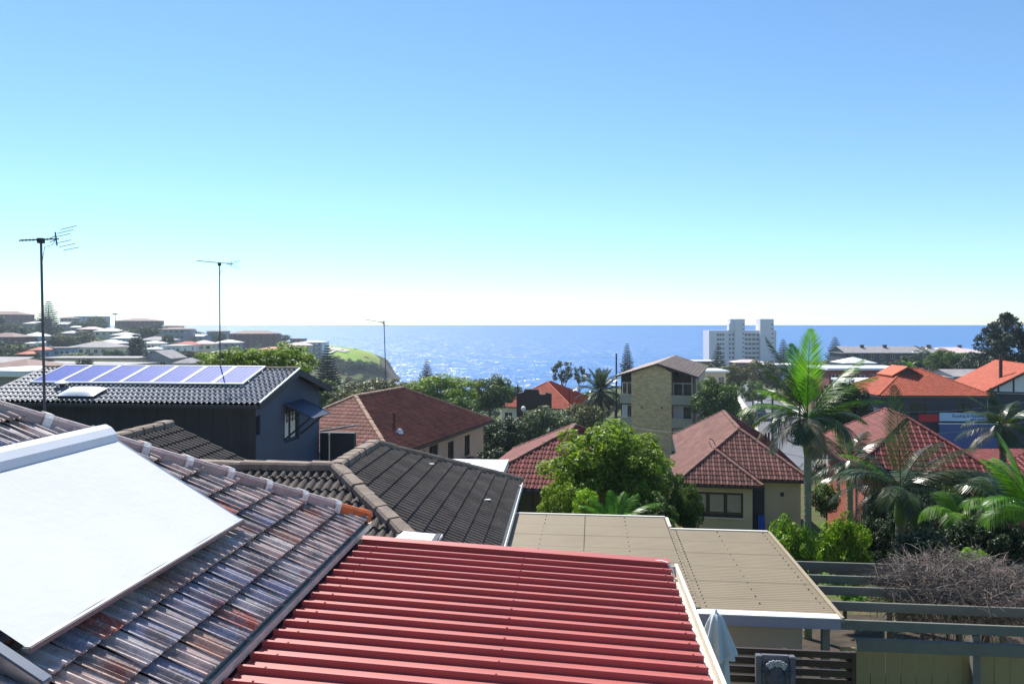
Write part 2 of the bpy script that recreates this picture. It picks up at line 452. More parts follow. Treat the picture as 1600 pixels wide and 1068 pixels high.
xs = np.unique(np.concatenate([np.linspace(-900, -320, 30), np.linspace(-320, -60, 90), np.linspace(-60, 90, 61), np.linspace(90, 320, 40), np.linspace(320, 900, 25)]))
ys = np.unique(np.concatenate([np.linspace(-60, 60, 41), np.linspace(60, 380, 70), np.linspace(380, 720, 110), np.linspace(720, 1100, 20)]))
rng = np.random.default_rng(3)
def rough_terr(X, Y):
    Z = terr_np(X, Y)
    g = rng.normal(size=Z.shape)
    amp = np.clip((Y - 300) / 200, 0, 1) * .7
    return Z + g * amp
tag(obj("ground", grid_mesh(xs, ys, rough_terr, MATS["ground"])), kind="structure")

def water_mat():
    m, nt, b = nodemat("sea_water")
    gm = nt.nodes.new("ShaderNodeNewGeometry")
    mp = nt.nodes.new("ShaderNodeMapping"); mp.inputs["Scale"].default_value = (1.0, .5, 1.0)
    nt.links.new(gm.outputs["Position"], mp.inputs[0])
    v = mp.outputs[0]
    base = mixrgb(nt, S(22,90,152), S(32,106,170), noise_n(nt, .004, 4, vec=v))
    nt.nodes.remove(b)
    df = nt.nodes.new("ShaderNodeBsdfDiffuse"); gl = nt.nodes.new("ShaderNodeBsdfGlossy"); mx = nt.nodes.new("ShaderNodeMixShader")
    nt.links.new(base, df.inputs["Color"]); gl.inputs["Roughness"].default_value = .36; mx.inputs[0].default_value = .14
    nt.links.new(df.outputs[0], mx.inputs[1]); nt.links.new(gl.outputs[0], mx.inputs[2]); nt.links.new(mx.outputs[0], nt.nodes["Material Output"].inputs[0])
    def vm(op, x, y=None, sc=None):
        n = nt.nodes.new("ShaderNodeVectorMath"); n.operation = op
        for k, q in ((0, x), (1, y)):
            if q is None: continue
            if hasattr(q, "is_linked"): nt.links.new(q, n.inputs[k])
            else: n.inputs[k].default_value = q
        if sc is not None:
            if hasattr(sc, "is_linked"): nt.links.new(sc, n.inputs["Scale"])
            else: n.inputs["Scale"].default_value = sc
        return n.outputs[0]
    # wave facets: random slopes at two sizes, stronger in wind-ruffled patches
    def slopes(scale, det):
        n = nt.nodes.new("ShaderNodeTexNoise"); n.inputs["Scale"].default_value = scale; n.inputs["Detail"].default_value = det; n.inputs["Roughness"].default_value = .6
        nt.links.new(v, n.inputs["Vector"]); return vm('SUBTRACT', n.outputs["Color"], (.5,.5,.5))
    patch = ramp(nt, noise_n(nt, .03, 5, vec=v), [(.38, (1.3,1.3,1.3,1)), (.62, (3.0,3.0,3.0,1))])
    sl = vm('ADD', vm('SCALE', slopes(.45, 4), sc=patch), vm('SCALE', slopes(.09, 3), sc=1.2))
    nrm = vm('NORMALIZE', vm('ADD', vm('MULTIPLY', sl, (1,1,0)), (0,0,1)))
    nt.links.new(nrm, gl.inputs["Normal"]); nt.links.new(nrm, df.inputs["Normal"])
    return m
water_mat()
tag(MB().add([(-60000,-400,SEA),(60000,-400,SEA),(60000,70000,SEA),(-60000,70000,SEA)], [(0,1,2,3)]).build("sea", MATS["sea_water"]), kind="structure")

def ribbon(name, line, half, lift, m, thick=None):
    pts = [Vector((x, y)) for x, y in line]
    fine = []
    for a, b in zip(pts[:-1], pts[1:]):
        n = max(2, int((b-a).length / 4))
        fine += [a.lerp(b, i/n) for i in range(n)]
    fine.append(pts[-1])
    mb = MB(); vs = []
    for i, p in enumerate(fine):
        t = (fine[min(i+1, len(fine)-1)] - fine[max(i-1, 0)]).normalized(); nrm = Vector((t.y, -t.x))
        z = terr(p.x, p.y) + lift
        for k in (half[0], half[1]):
            q = p + nrm * k; vs.append((q.x, q.y, z))
    fs = [(2*i, 2*i+1, 2*i+3, 2*i+2) for i in range(len(fine)-1)]
    if thick:
        n = len(vs); vs += [(x, y, z - thick) for x, y, z in vs]
        fs += [(2*i, 2*i+2, 2*i+2+n, 2*i+n) for i in range(len(fine)-1)] + [(2*i+1, 2*i+1+n, 2*i+3+n, 2*i+3) for i in range(len(fine)-1)]
        fs += [(0, n, n+1, 1)]
    mb.add(vs, fs)
    return tag(mb.build(name, m), kind="structure")
ROAD = [(34,88),(37,98),(42,115),(49,140),(55,165),(66,210),(76,255)]
ribbon("road", ROAD, (-4.2, 4.2), .35, MATS["asphalt"], .8)
ribbon("pavement", ROAD, (-7.2, -4.25), .47, MATS["concrete"], .9)
ribbon("verge_pavement", ROAD, (4.25, 7.0), .47, MATS["concrete"], .9)
ribbon("driveway", [(46.5,120),(62,117)], (-4.5, 4.5), .42, MATS["concrete"], .8)

def headland_mat():
    m, nt, b = nodemat("mown_grass")
    base = mixrgb(nt, S(126,164,56), S(146,156,72), ramp(nt, noise_n(nt, .06, 5), [(.42,(0,0,0,1)), (.64,(1,1,1,1))]))
    base = mixrgb(nt, base, S(150,126,82), ramp(nt, noise_n(nt, .045, 6, .7), [(.62,(0,0,0,1)), (.7,(1,1,1,1))]))
    nt.links.new(base, b.inputs["Base Color"]); b.inputs["Roughness"].default_value = .95; b.inputs["Specular IOR Level"].default_value = .1
headland_mat()
def draped(name, poly, lift, m, step=6.0):
    """a sheet of ground cover lying on the terrain inside a convex outline"""
    poly = [Vector(p) for p in poly]
    c = sum(poly, Vector((0, 0))) / len(poly)
    vs = [(c.x, c.y, terr(c.x, c.y) + lift)]; fs = []
    edge = []
    for a, b in zip(poly, poly[1:] + poly[:1]):
        n = max(2, int((b-a).length / step)); edge += [a.lerp(b, i/n) for i in range(n)]
    rings = 10; n = len(edge)
    for k in range(1, rings+1):
        for e in edge:
            p = c.lerp(e, k/rings); vs.append((p.x, p.y, terr(p.x, p.y) + lift))
    for i in range(n): fs.append((0, 1+i, 1+(i+1)%n))
    for k in range(rings-1):
        for i in range(n):
            a0 = 1+k*n; a1 = 1+(k+1)*n; fs.append((a0+i, a1+i, a1+(i+1)%n, a0+(i+1)%n))
    return tag(MB().add(vs, fs).build(name, m, smooth=True), kind="structure")
draped("headland_grass", [(-140,456),(-114,458),(-100,490),(-93,540),(-98,572),(-118,592),(-136,596),(-146,550),(-146,500)], 1.1, MATS["mown_grass"])
draped("headland_car_park", [(-140,548),(-118,546),(-117,556),(-140,560)], 1.6, MATS["concrete"])
ribbon("headland_path", [(-160,470),(-142,480),(-133,492),(-128,520),(-126,545)], (-1.6, 1.6), 1.7, MATS["concrete"])

mat("mulch", S(74,62,50), .95, .45, 2.5, col2=S(44,40,32), bump=.8, bscale=8)
draped("garden_bed", [(4.5,10.4),(17,9.5),(19,22),(6.2,22)], .25, MATS["mulch"], 1.0)
# ------------------------------------------------------------------ roofs
PROF = {
 # interlocking glazed tile: two pans between sharp ribs
 "glazed": ([0,.05,.09,.13,.19,.24,.29,.34,.40,.45,.49,.54,.58,.64,.70,.75,.80,.86,.93,1.0], [.028,.028,.010,.024,.004,.002,.014,.002,.004,.020,.028,.028,.008,.002,.003,.014,.003,.002,.010,.014]),
 # concrete double roman
 "roman": ([0,.07,.15,.25,.35,.43,.5,.57,.65,.75,.85,.93,1.0], [.0,.006,.04,.058,.04,.006,0,.006,.04,.058,.04,.006,0]),
 "simple": ([0,.14,.3,.42,.56,.72,.86,1.0], [.045,.03,0,0,.045,.03,0,0]),
}
def tile_geo(kind, w, g, tk, lap=.03):
    u, h = PROF[kind]; n = len(u)
    vs = [(a*w, -lap, b+tk) for a, b in zip(u, h)] + [(a*w, g, b+.004) for a, b in zip(u, h)] + [(a*w, -lap+.004, b+tk-min(.02, tk*.6)) for a, b in zip(u, h)]
    fs = [(i, i+1, n+i+1, n+i) for i in range(n-1)] + [(2*n+i, 2*n+i+1, i+1, i) for i in range(n-1)]
    fs += [(n-1, 3*n-1, 2*n-1), (0, n, 2*n)]
    return vs, fs
def clip_area(poly, u0, u1, v0, v1):
    def cl(p, f):
        out = []
        for a, b in zip(p, p[1:]+p[:1]):
            fa, fb = f(a), f(b)
            if fa >= 0: out.append(a)
            if fa*fb < 0:
                t = fa/(fa-fb); out.append((a[0]+(b[0]-a[0])*t, a[1]+(b[1]-a[1])*t))
        return out
    p = poly
    for f in (lambda q: q[0]-u0, lambda q: u1-q[0], lambda q: q[1]-v0, lambda q: v1-q[1]):
        p = cl(p, f)
        if not p: return 0
    return abs(sum(a[0]*b[1]-b[0]*a[1] for a, b in zip(p, p[1:]+p[:1])))/2
def plane_basis(poly, edir):
    pts = [Vector(p) for p in poly]
    n = Vector((0,0,0))
    for a, b in zip(pts, pts[1:]+pts[:1]): n += a.cross(b)
    n.normalize()
    if n.z < 0: n = -n
    e = Vector(edir).normalized(); s = n.cross(e)
    if s.z < 0: s = -s
    e = s.cross(n)
    return pts, e, s, n
def tile_plane(parent, poly, edir, kind, w, g, tk, m, m_field=None, limit=0, lift=.02, phase=0.0, jitter=.004, keep=None, name="roof_tile", seed=1):
    """lay tiles over one roof plane; the nearest `limit` are parts of their own, the rest one joined part"""
    pts, e, s, n = plane_basis(poly, edir)
    o = pts[0]
    uv = [((p-o).dot(e), (p-o).dot(s)) for p in pts]
    if sum(a[0]*b[1]-b[0]*a[1] for a, b in zip(uv, uv[1:]+uv[:1])) < 0: uv = uv[::-1]
    u0 = min(a for a, b in uv) + phase*w; u1 = max(a for a, b in uv); v0 = min(b for a, b in uv); v1 = max(b for a, b in uv)
    rnd = random.Random(seed)
    tv, tf = tile_geo(kind, w, g, tk)
    cells = []
    for r in range(int(math.ceil((v1-v0)/g))):
        for c in range(-1, int(math.ceil((u1-u0)/w))+1):
            a0, b0 = u0+c*w, v0+r*g
            ar = clip_area(uv, a0, a0+w, b0, b0+g) / (w*g)
            if ar < .06: continue
            cells.append((a0, b0, ar))
    mw = parent.matrix_world if parent.parent else Matrix.Translation(parent.location) @ parent.rotation_euler.to_matrix().to_4x4()
    def dist(c):
        p = mw @ (o + e*(c[0]+w/2) + s*(c[1]+g/2)); return p.length
    cells.sort(key=lambda c: (0 if (keep is None or keep(c[0]+w/2, c[1]+g/2)) else 1, dist(c)))
    full_me = None
    jv, jf = [], []
    for i, (a0, b0, ar) in enumerate(cells):
        tilt = Matrix.Rotation(rnd.gauss(0, jitter*2), 3, 'Z')
        M3 = Matrix((e, s, n)).transposed()
        pos = o + e*a0 + s*b0 + n*(lift + rnd.uniform(0, jitter))
        single = i < limit and (keep is None or keep(a0+w/2, b0+g/2))
        if ar > .999:
            if single:
                if full_me is None:
                    mbb = MB().add(tv, tf); full_me = mbb.mesh(name, m, fix=False)
                ob = link(bpy.data.objects.new(name, full_me), parent)
                ob.matrix_local = Matrix.Translation(pos) @ (M3 @ tilt).to_4x4()
            else:
                k = len(jv); jv += [pos + M3 @ Vector(q) for q in tv]; jf += [tuple(x+k for x in f) for f in tf]
        else:
            bm = bmesh.new()
            bvs = [bm.verts.new(q) for q in tv]
            for f in tf: bm.faces.new([bvs[x] for x in f])
            for p, q in zip(uv, uv[1:]+uv[:1]):
                du, dv = q[0]-p[0], q[1]-p[1]
                no = Vector((dv, -du, 0)); 
                if no.length < 1e-6: continue
                no.normalize()
                if abs(du) > .99*math.hypot(du, dv) and du > 0: continue      # eave edge: let the lap hang over
                bmesh.ops.bisect_plane(bm, geom=bm.verts[:]+bm.edges[:]+bm.faces[:], plane_co=Vector((p[0]-a0, p[1]-b0, 0)), plane_no=no, clear_outer=True)
            if len(bm.faces):
                if single:
                    me = bpy.data.meshes.new(name); bm.to_mesh(me); me.materials.append(m)
                    ob = link(bpy.data.objects.new(name, me), parent); ob.matrix_local = Matrix.Translation(pos) @ M3.to_4x4()
                else:
                    bm.verts.index_update(); k = len(jv)
                    jv += [pos + M3 @ v.co for v in bm.verts]; jf += [tuple(v.index+k for v in f.verts) for f in bm.faces]
            bm.free()
    if jf:
        mbb = MB().add(jv, jf)
        ob = obj("tile_field", mbb.mesh("tile_field", m_field or m, fix=False), parent, kind="stuff")
def cap_mesh(length, wd, m, collar=False):
    prof = [(-.5,-.24),(-.47,.12),(-.34,.25),(.34,.25),(.47,.12),(.5,-.24)]
    secs = [(-.02, 1.1), (length*.98, .95)] if not collar else [(0, 1.22), (.055, 1.22), (.056, 1.02), (length+.03, .93)]
    vs = [(a*wd*k, y, b*wd*k) for y, k in secs for a, b in prof]; n = len(prof); fs = []
    for j in range(len(secs)-1):
        for i in range(n-1): fs.append((j*n+i, j*n+i+1, (j+1)*n+i+1, (j+1)*n+i))
    fs.append(tuple(range(n))); fs.append(tuple((len(secs)-1)*n+i for i in range(n)))
    return MB().add(vs, fs).mesh("ridge_cap", m)
def caps(parent, p0, p1, length, wd, m, joined=False, collar=False, raise_=.05, name="ridge_cap", jit=.006, seed=5):
    """cover a hip or ridge from its low end p0 to its high end p1"""
    p0, p1 = Vector(p0), Vector(p1); d = p1-p0; L = d.length; d.normalize()
    n = max(1, round(L/length)); l = L/n
    x = d.cross(Vector((0,0,1))).normalized(); z = x.cross(d)
    M3 = Matrix((x, d, z)).transposed()
    me = cap_mesh(l, wd, m, collar)
    rnd = random.Random(seed); out = []
    if joined:
        mb = MB(); vs = [v.co.copy() for v in me.vertices]; fs = [tuple(p.vertices) for p in me.polygons]
        for i in range(n):
            pos = p0 + d*(l*i) + z*raise_; mb.add([pos + M3 @ v for v in vs], fs)
        return [mb.build("ridge_capping", m, parent)]
    for i in range(n):
        o = link(bpy.data.objects.new(name, me), parent)
        pos = p0 + d*(l*i) + z*(raise_ + rnd.uniform(-jit, jit))
        o.matrix_local = Matrix.Translation(pos) @ (M3 @ Matrix.Rotation(rnd.gauss(0, .02), 3, 'Z')).to_4x4()
        out.append(o)
    return out
def hip_planes(x0, x1, y0, y1, ze, pitch):
    """four planes (front = low y) of a hipped roof, with eave directions, and its hip/ridge lines"""
    W, L = x1-x0, y1-y0; t = min(W, L)/2; zr = ze + t*math.tan(R(pitch))
    A, B, C, D = Vector((x0,y0,ze)), Vector((x1,y0,ze)), Vector((x1,y1,ze)), Vector((x0,y1,ze))
    if W <= L:
        r0, r1 = Vector(((x0+x1)/2, y0+t, zr)), Vector(((x0+x1)/2, y1-t, zr))
        planes = [([A,B,r0],(1,0,0)), ([B,C,r1,r0],(0,1,0)), ([C,D,r1],(1,0,0)), ([D,A,r0,r1],(0,1,0))]
        lines = [(A,r0),(B,r0),(C,r1),(D,r1)] + ([(r0,r1)] if (r1-r0).length > .2 else [])
    else:
        r0, r1 = Vector((x0+t, (y0+y1)/2, zr)), Vector((x1-t, (y0+y1)/2, zr))
        planes = [([A,B,r1,r0],(1,0,0)), ([B,C,r1],(0,1,0)), ([C,D,r0,r1],(1,0,0)), ([D,A,r0],(0,1,0))]
        lines = [(A,r0),(D,r0),(B,r1),(C,r1),(r0,r1)]
    return planes, lines
def roof_solid(mb, planes, drop=.14):
    """deck under the tiles, closed at the eaves"""
    for poly, e in planes:
        k = len(mb.v); n = len(poly)
        mb.add([p - Vector((0,0,.012)) for p in poly], [tuple(range(n))])
        a, b = poly[0], poly[1]
        mb.add([a, b, b - Vector((0,0,drop)), a - Vector((0,0,drop))], [(0,1,2,3)])
    return mb
def eave_gutter(parent, x0, x1, y0, y1, ze, m, sz=.11, name="gutter"):
    mb = MB(); z0, z1 = ze-sz-.03, ze-.03; t = sz
    mb.box(x0-t, x1+t, y0-t, y0-.005, z0, z1).box(x0-t, x1+t, y1+.005, y1+t, z0, z1)
    mb.box(x0-t, x0-.005, y0, y1, z0, z1).box(x1+.005, x1+t, y0, y1, z0, z1)
    return mb.build(name, m, parent)

# ------------------------------------------------------------------ walls with openings
def wall_panel(mb, p, u, width, z0, z1, openings, thick=.22):
    """vertical wall from p along unit u, outward normal on the right of u; openings = (a0,a1,b0,b1) along u and in z"""
    p, u = Vector(p), Vector(u).normalized(); inn = Vector((-u.y, u.x, 0)) * thick
    us = sorted({0.0, width} | {min(max(o[k], 0), width) for o in openings for k in (0, 1)})
    zs = sorted({z0, z1} | {min(max(o[k], z0), z1) for o in openings for k in (2, 3)})
    for a, b in zip(us, us[1:]):
        for c, d in zip(zs, zs[1:]):
            if b-a < 1e-4 or d-c < 1e-4: continue
            mu, mz = (a+b)/2, (c+d)/2
            if any(o[0] < mu < o[1] and o[2] < mz < o[3] for o in openings): continue
            q = [p+u*a+Vector((0,0,c)), p+u*b+Vector((0,0,c)), p+u*b+Vector((0,0,d)), p+u*a+Vector((0,0,d))]
            mb.add(q, [(0,1,2,3)])
    for o in openings:
        a, b, c, d = o
        q = [p+u*a+Vector((0,0,c)), p+u*b+Vector((0,0,c)), p+u*b+Vector((0,0,d)), p+u*a+Vector((0,0,d))]
        for i in range(4):
            s, e = q[i], q[(i+1)%4]; mb.add([s, e, e+inn, s+inn], [(0,1,2,3)])
        mb.add([x+inn for x in q], [(0,1,2,3)])
def window(parent, p, u, o, frame, pane, bars=1, rails=0, deep=.1, fw=.06, sill=None, parts=True):
    """frame part with a pane below it, set back in its opening"""
    p, u = Vector(p), Vector(u).normalized(); inn = Vector((-u.y, u.x, 0))
    a, b, c, d = o; mb = MB()
    def pt(x, z, k): return p + u*x + inn*k + Vector((0,0,z))
    k = deep
    for (s, e) in ((pt(a+fw/2,c,k), pt(a+fw/2,d,k)), (pt(b-fw/2,c,k), pt(b-fw/2,d,k))): mb.bar(s, e, fw, fw, inn)
    for (s, e) in ((pt(a+fw,c+fw/2,k), pt(b-fw,c+fw/2,k)), (pt(a+fw,d-fw/2,k), pt(b-fw,d-fw/2,k))): mb.bar(s, e, fw, fw, inn)
    for i in range(bars):
        x = a + (b-a)*(i+1)/(bars+1); mb.bar(pt(x,c+fw,k), pt(x,d-fw,k), fw*.9, fw*.8, inn)
    for i in range(rails):
        z = c + (d-c)*(i+1)/(rails+1); mb.bar(pt(a+fw,z,k+.004), pt(b-fw,z,k+.004), fw*.7, fw*.7, inn)
    w = mb.build("window", frame, parent)
    if parts:
        q = [pt(a+.01,c+.01,k+.012), pt(b-.01,c+.01,k+.012), pt(b-.01,d-.01,k+.012), pt(a+.01,d-.01,k+.012)]
        MB().prism(q, inn*.02).build("pane", pane, w)
        if sill:
            MB().bar(pt(a-.06,c-.03,-.03), pt(b+.06,c-.03,-.03), .14, .06, (0,0,1)).build("sill", sill, w)
    return w

def house(name, label, cat, loc, rot, x0, x1, y0, y1, ze, zb, wall, roof, pitch=25, kind="hip", wins=(), group=None, over=.4, tiles=None, capm=None,
          frame=None, pane=None, gut=None, side_wins=(), left_wins=(), fascia=None, cap_join=True, tile_w=.3, tile_g=.32, visible=(0,1,2,3)):
    """a house in local coordinates (x right, y away, z up; eave corners of the roof given), walls set in by `over`"""
    t = thing(name, label, cat, loc, rot, group)
    frame = frame or MATS["white_paint"]; pane = pane or MATS["glass"]
    wx0, wx1, wy0, wy1 = x0+over, x1-over, y0+over, y1-over
    mb = MB(); ztop = ze-.02
    wall_panel(mb, (wx0,wy0,0), (1,0,0), wx1-wx0, zb, ztop, wins)
    wall_panel(mb, (wx1,wy0,0), (0,1,0), wy1-wy0, zb, ztop, side_wins)
    wall_panel(mb, (wx1,wy1,0), (-1,0,0), wx1-wx0, zb, ztop, [])
    wall_panel(mb, (wx0,wy1,0), (0,-1,0), wy1-wy0, zb, ztop, left_wins)
    tn = math.tan(R(pitch))
    if kind == "gable_y":      # ridge runs away from the camera, gable faces it
        xm = (x0+x1)/2; zr = ze + (x1-x0)/2*tn
        for yy in (wy0, wy1): mb.add([(wx0,yy,ztop),(wx1,yy,ztop),(xm,yy,zr-over*tn*.2)], [(0,1,2)])
    if kind == "gable_x":
        ym = (y0+y1)/2; zr = ze + (y1-y0)/2*tn
        for xx in (wx0, wx1): mb.add([(xx,wy0,ztop),(xx,wy1,ztop),(xx,ym,zr-over*tn*.2)], [(0,1,2)])
    w = mb.build("wall", wall, t)
    for o in wins: window(t, (wx0,wy0,0), (1,0,0), o, frame, pane, bars=1 if (o[1]-o[0]) > .9 else 0)
    for o in side_wins: window(t, (wx1,wy0,0), (0,1,0), o, frame, pane, bars=1 if (o[1]-o[0]) > .9 else 0)
    for o in left_wins: window(t, (wx0,wy1,0), (0,-1,0), o, frame, pane, bars=1 if (o[1]-o[0]) > .9 else 0)
    if kind == "hip":
        planes, lines = hip_planes(x0, x1, y0, y1, ze, pitch)
    elif kind == "gable_y":
        a, b = Vector((xm,y0,zr)), Vector((xm,y1,zr))
        planes = [([Vector((x1,y0,ze)),Vector((x1,y1,ze)),b,a],(0,1,0)), ([Vector((x0,y1,ze)),Vector((x0,y0,ze)),a,b],(0,1,0))]; lines = [(a,b)]
    elif kind == "gable_x":
        a, b = Vector((x0,ym,zr)), Vector((x1,ym,zr))
        planes = [([Vector((x0,y0,ze)),Vector((x1,y0,ze)),b,a],(1,0,0)), ([Vector((x1,y1,ze)),Vector((x0,y1,ze)),a,b],(1,0,0))]; lines = [(a,b)]
    elif kind == "skillion":
        dz = (y1-y0)*tn
        planes = [([Vector((x0,y0,ze)),Vector((x1,y0,ze)),Vector((x1,y1,ze+dz)),Vector((x0,y1,ze+dz))],(1,0,0))]; lines = []
    else:
        planes = []; lines = []
    if kind == "flat":
        MB().box(x0, x1, y0, y1, ze, ze+.35).build("roof", roof, t)
    else:
        rm = roof_solid(MB(), planes)
        k = MB()
        ro = rm.build("roof", roof, t)
        MB().box(x0+.02, x1-.02, y0+.02, y1-.02, ze-.16, ze-.13).build("soffit", fascia or MATS["white_paint"], t)
        if tiles:
            for i, (poly, e) in enumerate(planes):
                if i in visible: tile_plane(t, poly, e, "simple", tile_w, tile_g, .03, tiles)
        if capm:
            for a, b in lines:
                if a.z > b.z: a, b = b, a
                caps(t, a, b, .42, .24, capm, joined=cap_join)
        if gut: eave_gutter(t, x0, x1, y0, y1, ze, gut)
    return t
# ------------------------------------------------------------------ near left house: glazed tile roof with awning
G0 = -6.9
def V(*a): return Vector(a)
A = thing("tiled_house", "house with old glazed multi-coloured tile roof and pale-collared ridge caps under the white awning", "house", (-1.52, 8.3, G0), 4.1)
ze = -2.13 - G0; T31 = math.tan(R(31)); XR = -4.0
zr = ze - XR*T31
A_near = -6.2
EX = -.055; zeX = ze - EX*T31
planeA = [V(EX,A_near,zeX), V(EX,EX,zeX), V(XR,XR,zr), V(XR,A_near,zr)]
planeAb = [V(0,0,ze), V(2*XR,0,ze), V(XR,XR,zr)]
MB().add([p - V(0,0,.015) for p in planeA], [(0,1,2,3)]).add([p - V(0,0,.015) for p in planeAb], [(0,1,2)]).build("roof_deck", MATS["dark_brick"], A)
tile_plane(A, planeA, (0,1,0), "glazed", .215, .285, .060, MATS["glazed_tile"], limit=300, lift=.0, seed=4)
tile_plane(A, planeAb, (1,0,0), "glazed", .215, .285, .034, MATS["glazed_tile"], limit=0, seed=5)
capA = caps(A, V(-.06,-.06,ze+.035), V(XR,XR,zr), .40, .20, MATS["glazed_cap"], collar=True, raise_=.05)
for i, o in enumerate(capA):
    # mortar collar at the low end of every cap
    mbk = MB(); pr = [(-.5,-.24),(-.47,.12),(-.34,.25),(.34,.25),(.47,.12),(.5,-.24)]
    vs = [(a*.20*1.27, y, b*.20*1.27) for y in (-.012, .05) for a, b in pr]
    mbk.add(vs, [(k, k+1, k+7, k+6) for k in range(5)] + [(0,1,2,3,4,5), (6,7,8,9,10,11)])
    mo = mbk.build("mortar_collar", MATS["mortar"], o)
capA[0].data = capA[0].data.copy(); capA[0].data.materials.clear(); capA[0].data.materials.append(MATS["orange_cap"])
for ch in list(capA[0].children): bpy.data.objects.remove(ch)
# gutter along the eave: back, floor, lip
gm = MB()
gm.box(-.07,-.06,A_near,.0,ze-.06,ze+.02).box(-.06,-.010,A_near,.0,ze-.06,ze-.05).box(-.010,.0,A_near,.0,ze-.06,ze+.0).box(-.018,.010,A_near,.005,ze+.0,ze+.010)
gm.box(-.07,.0,.0,.01,ze-.06,ze+.0)
gut = gm.build("gutter", MATS["old_gutter"], A)
for y in np.arange(-5.6, .1, .62):
    MB().box(-.06,-.005,y,y+.018,ze+.0,ze+.012).build("gutter_strap", MATS["cream_gutter"], gut)
MB().box(-.10,-.075,A_near,-.05,ze-.22,ze+.02).build("fascia", MATS["brown_frame"], A)
MB().box(2*XR+.5,-.45,A_near,-.45,0,ze-.05).build("wall", MATS["far_red_brick"], A)

# awning stretched over the roof
AW = thing("roof_awning", "white fabric awning stretched in a metal frame above the glazed tile roof", "awning", (-1.52, 8.3, -2.13), 4.1)
ax0, ax1, ay0, ay1, ah = -1.672, -.584, -4.53, -2.02, .18
def aw(x, y, h=0.0): return V(x, y, -x*T31 + ah + h)
# cloth with a light sag and ripples
nx, ny = 26, 40; vs = []; fs = []
for j in range(ny+1):
    for i in range(nx+1):
        a, b = i/nx, j/ny
        sag = -.018*math.sin(math.pi*a)*math.sin(math.pi*b) + .003*math.sin(b*23+a*3)*a + (.006*math.sin(b*60)*max(0, (a-.8))*max(0,(.55-b)))
        vs.append(aw(ax0+(ax1-ax0)*a, ay0+(ay1-ay0)*b, sag))
for j in range(ny):
    for i in range(nx):
        k = j*(nx+1)+i; fs.append((k, k+1, k+nx+2, k+nx+1))
n0 = len(vs)
MB().add(vs, fs).build("cloth", MATS["awning_cloth"], AW, smooth=True)
# cassette box on the high edge, rounded
pc = [(-.085,-.05),(-.085,.035),(-.055,.07),(.0,.075),(.045,.05),(.06,0),(.045,-.05)]
mbc = MB()
ring = lambda y: [aw(ax0-.02+a, y, b - a*T31*0) + V(0,0,0) for a, b in pc]
r0, r1 = ring(ay0-.12), ring(ay1+.03)
mbc.add(r0+r1, [(i,(i+1)%7,(i+1)%7+7,i+7) for i in range(7)] + [tuple(range(7))[::-1], tuple(range(7,14))])
mbc.build("cassette", MATS["white_metal"], AW, smooth=False, bevel=.006)
MB().bar(aw(ax1+.01,ay0-.01,-.012), aw(ax1+.01,ay1+.02,-.012), .05, .035).build("front_bar", MATS["aluminium"], AW, bevel=.005)
MB().bar(aw(ax0,ay1+.035,-.035), aw(ax1+.02,ay1+.035,-.035), .045, .04, (0,0,1)).build("side_rail", MATS["aluminium"], AW, bevel=.004)
MB().bar(aw(ax0,ay0-.075,-.06), aw(ax1+.16,ay0-.075,-.06), .075, .075, (0,0,1)).build("side_rail", MATS["aluminium"], AW, bevel=.008)
for x in (ax0+.02, ax1-.1):
    for y in (ay0-.05, ay1+.03):
        MB().tube([aw(x,y,-.05), aw(x,y,-ah+.01)], .014, 8).build("leg", MATS["aluminium"], AW)

# ------------------------------------------------------------------ red ribbed steel roof
RR = thing("red_steel_roof", "red ribbed steel roof sloping down to a cream gutter", "roof", (1.575, 7.5, G0), 5.0)
rz = -2.3625 - G0
def redz(x): return rz - .05*x
pitch_, ribh = .1905, .042
nrib = 26
for s in range(0, nrib, 4):
    # one sheet carries four ribs and overlaps the next
    prof = []
    for k in range(4):
        y = -(s+k)*pitch_
        prof += [(y, 0), (y-.006, .0), (y-.012, ribh), (y-.038, ribh), (y-.043, 0), (y-.11,.0)]
    prof.append((-(s+4)*pitch_ - .012, .0015))
    vs = []; fs = []
    xs_ = [-3.08, -2.2, -1.3, -.5, -.045]
    for x in xs_:
        for y, h in prof: vs.append((x, y, redz(x) + h + (.0006*(s % 8))))
    n = len(prof)
    for i in range(len(xs_)-1):
        for j in range(n-1): fs.append((i*n+j, i*n+j+1, (i+1)*n+j+1, (i+1)*n+j))
    sh = MB().add(vs, fs).build("roof_sheet", MATS["red_steel"], RR)
    mbx = MB()
    for k in range(4):
        y = -(s+k)*pitch_-.027
        for x in (-2.9,-1.45,-.12):
            mbx.lathe([(.009,0),(.009,.005),(.004,.008)], 6, (x, y, redz(x)+ribh))
    mbx.build("screws", MATS["red_steel"], sh, kind="stuff")
MB().add([(-3.12,-5.2,redz(-3.12)-.02),(-3.12,.03,redz(-3.12)-.02),(-.06,.03,redz(.03)-.03),(-.06,-5.2,redz(.03)-.03)], [(0,1,2,3)]).build("roof_deck", MATS["dark_brick"], RR)
MB().prism([(-3.1,.012,redz(-3.1)+.068),(-.04,.012,redz(.05)+.068),(-.04,.012,redz(.05)-.09),(-3.1,.012,redz(-3.1)-.09)], (0,.012,0)).prism([(-3.1,.024,redz(-3.1)+.068),(-.04,.024,redz(.05)+.068),(-.04,-.075,redz(.05)+.058),(-3.1,-.075,redz(-3.1)+.058)], (0,0,.006)).build("barge_flashing", MATS["red_steel"], RR)
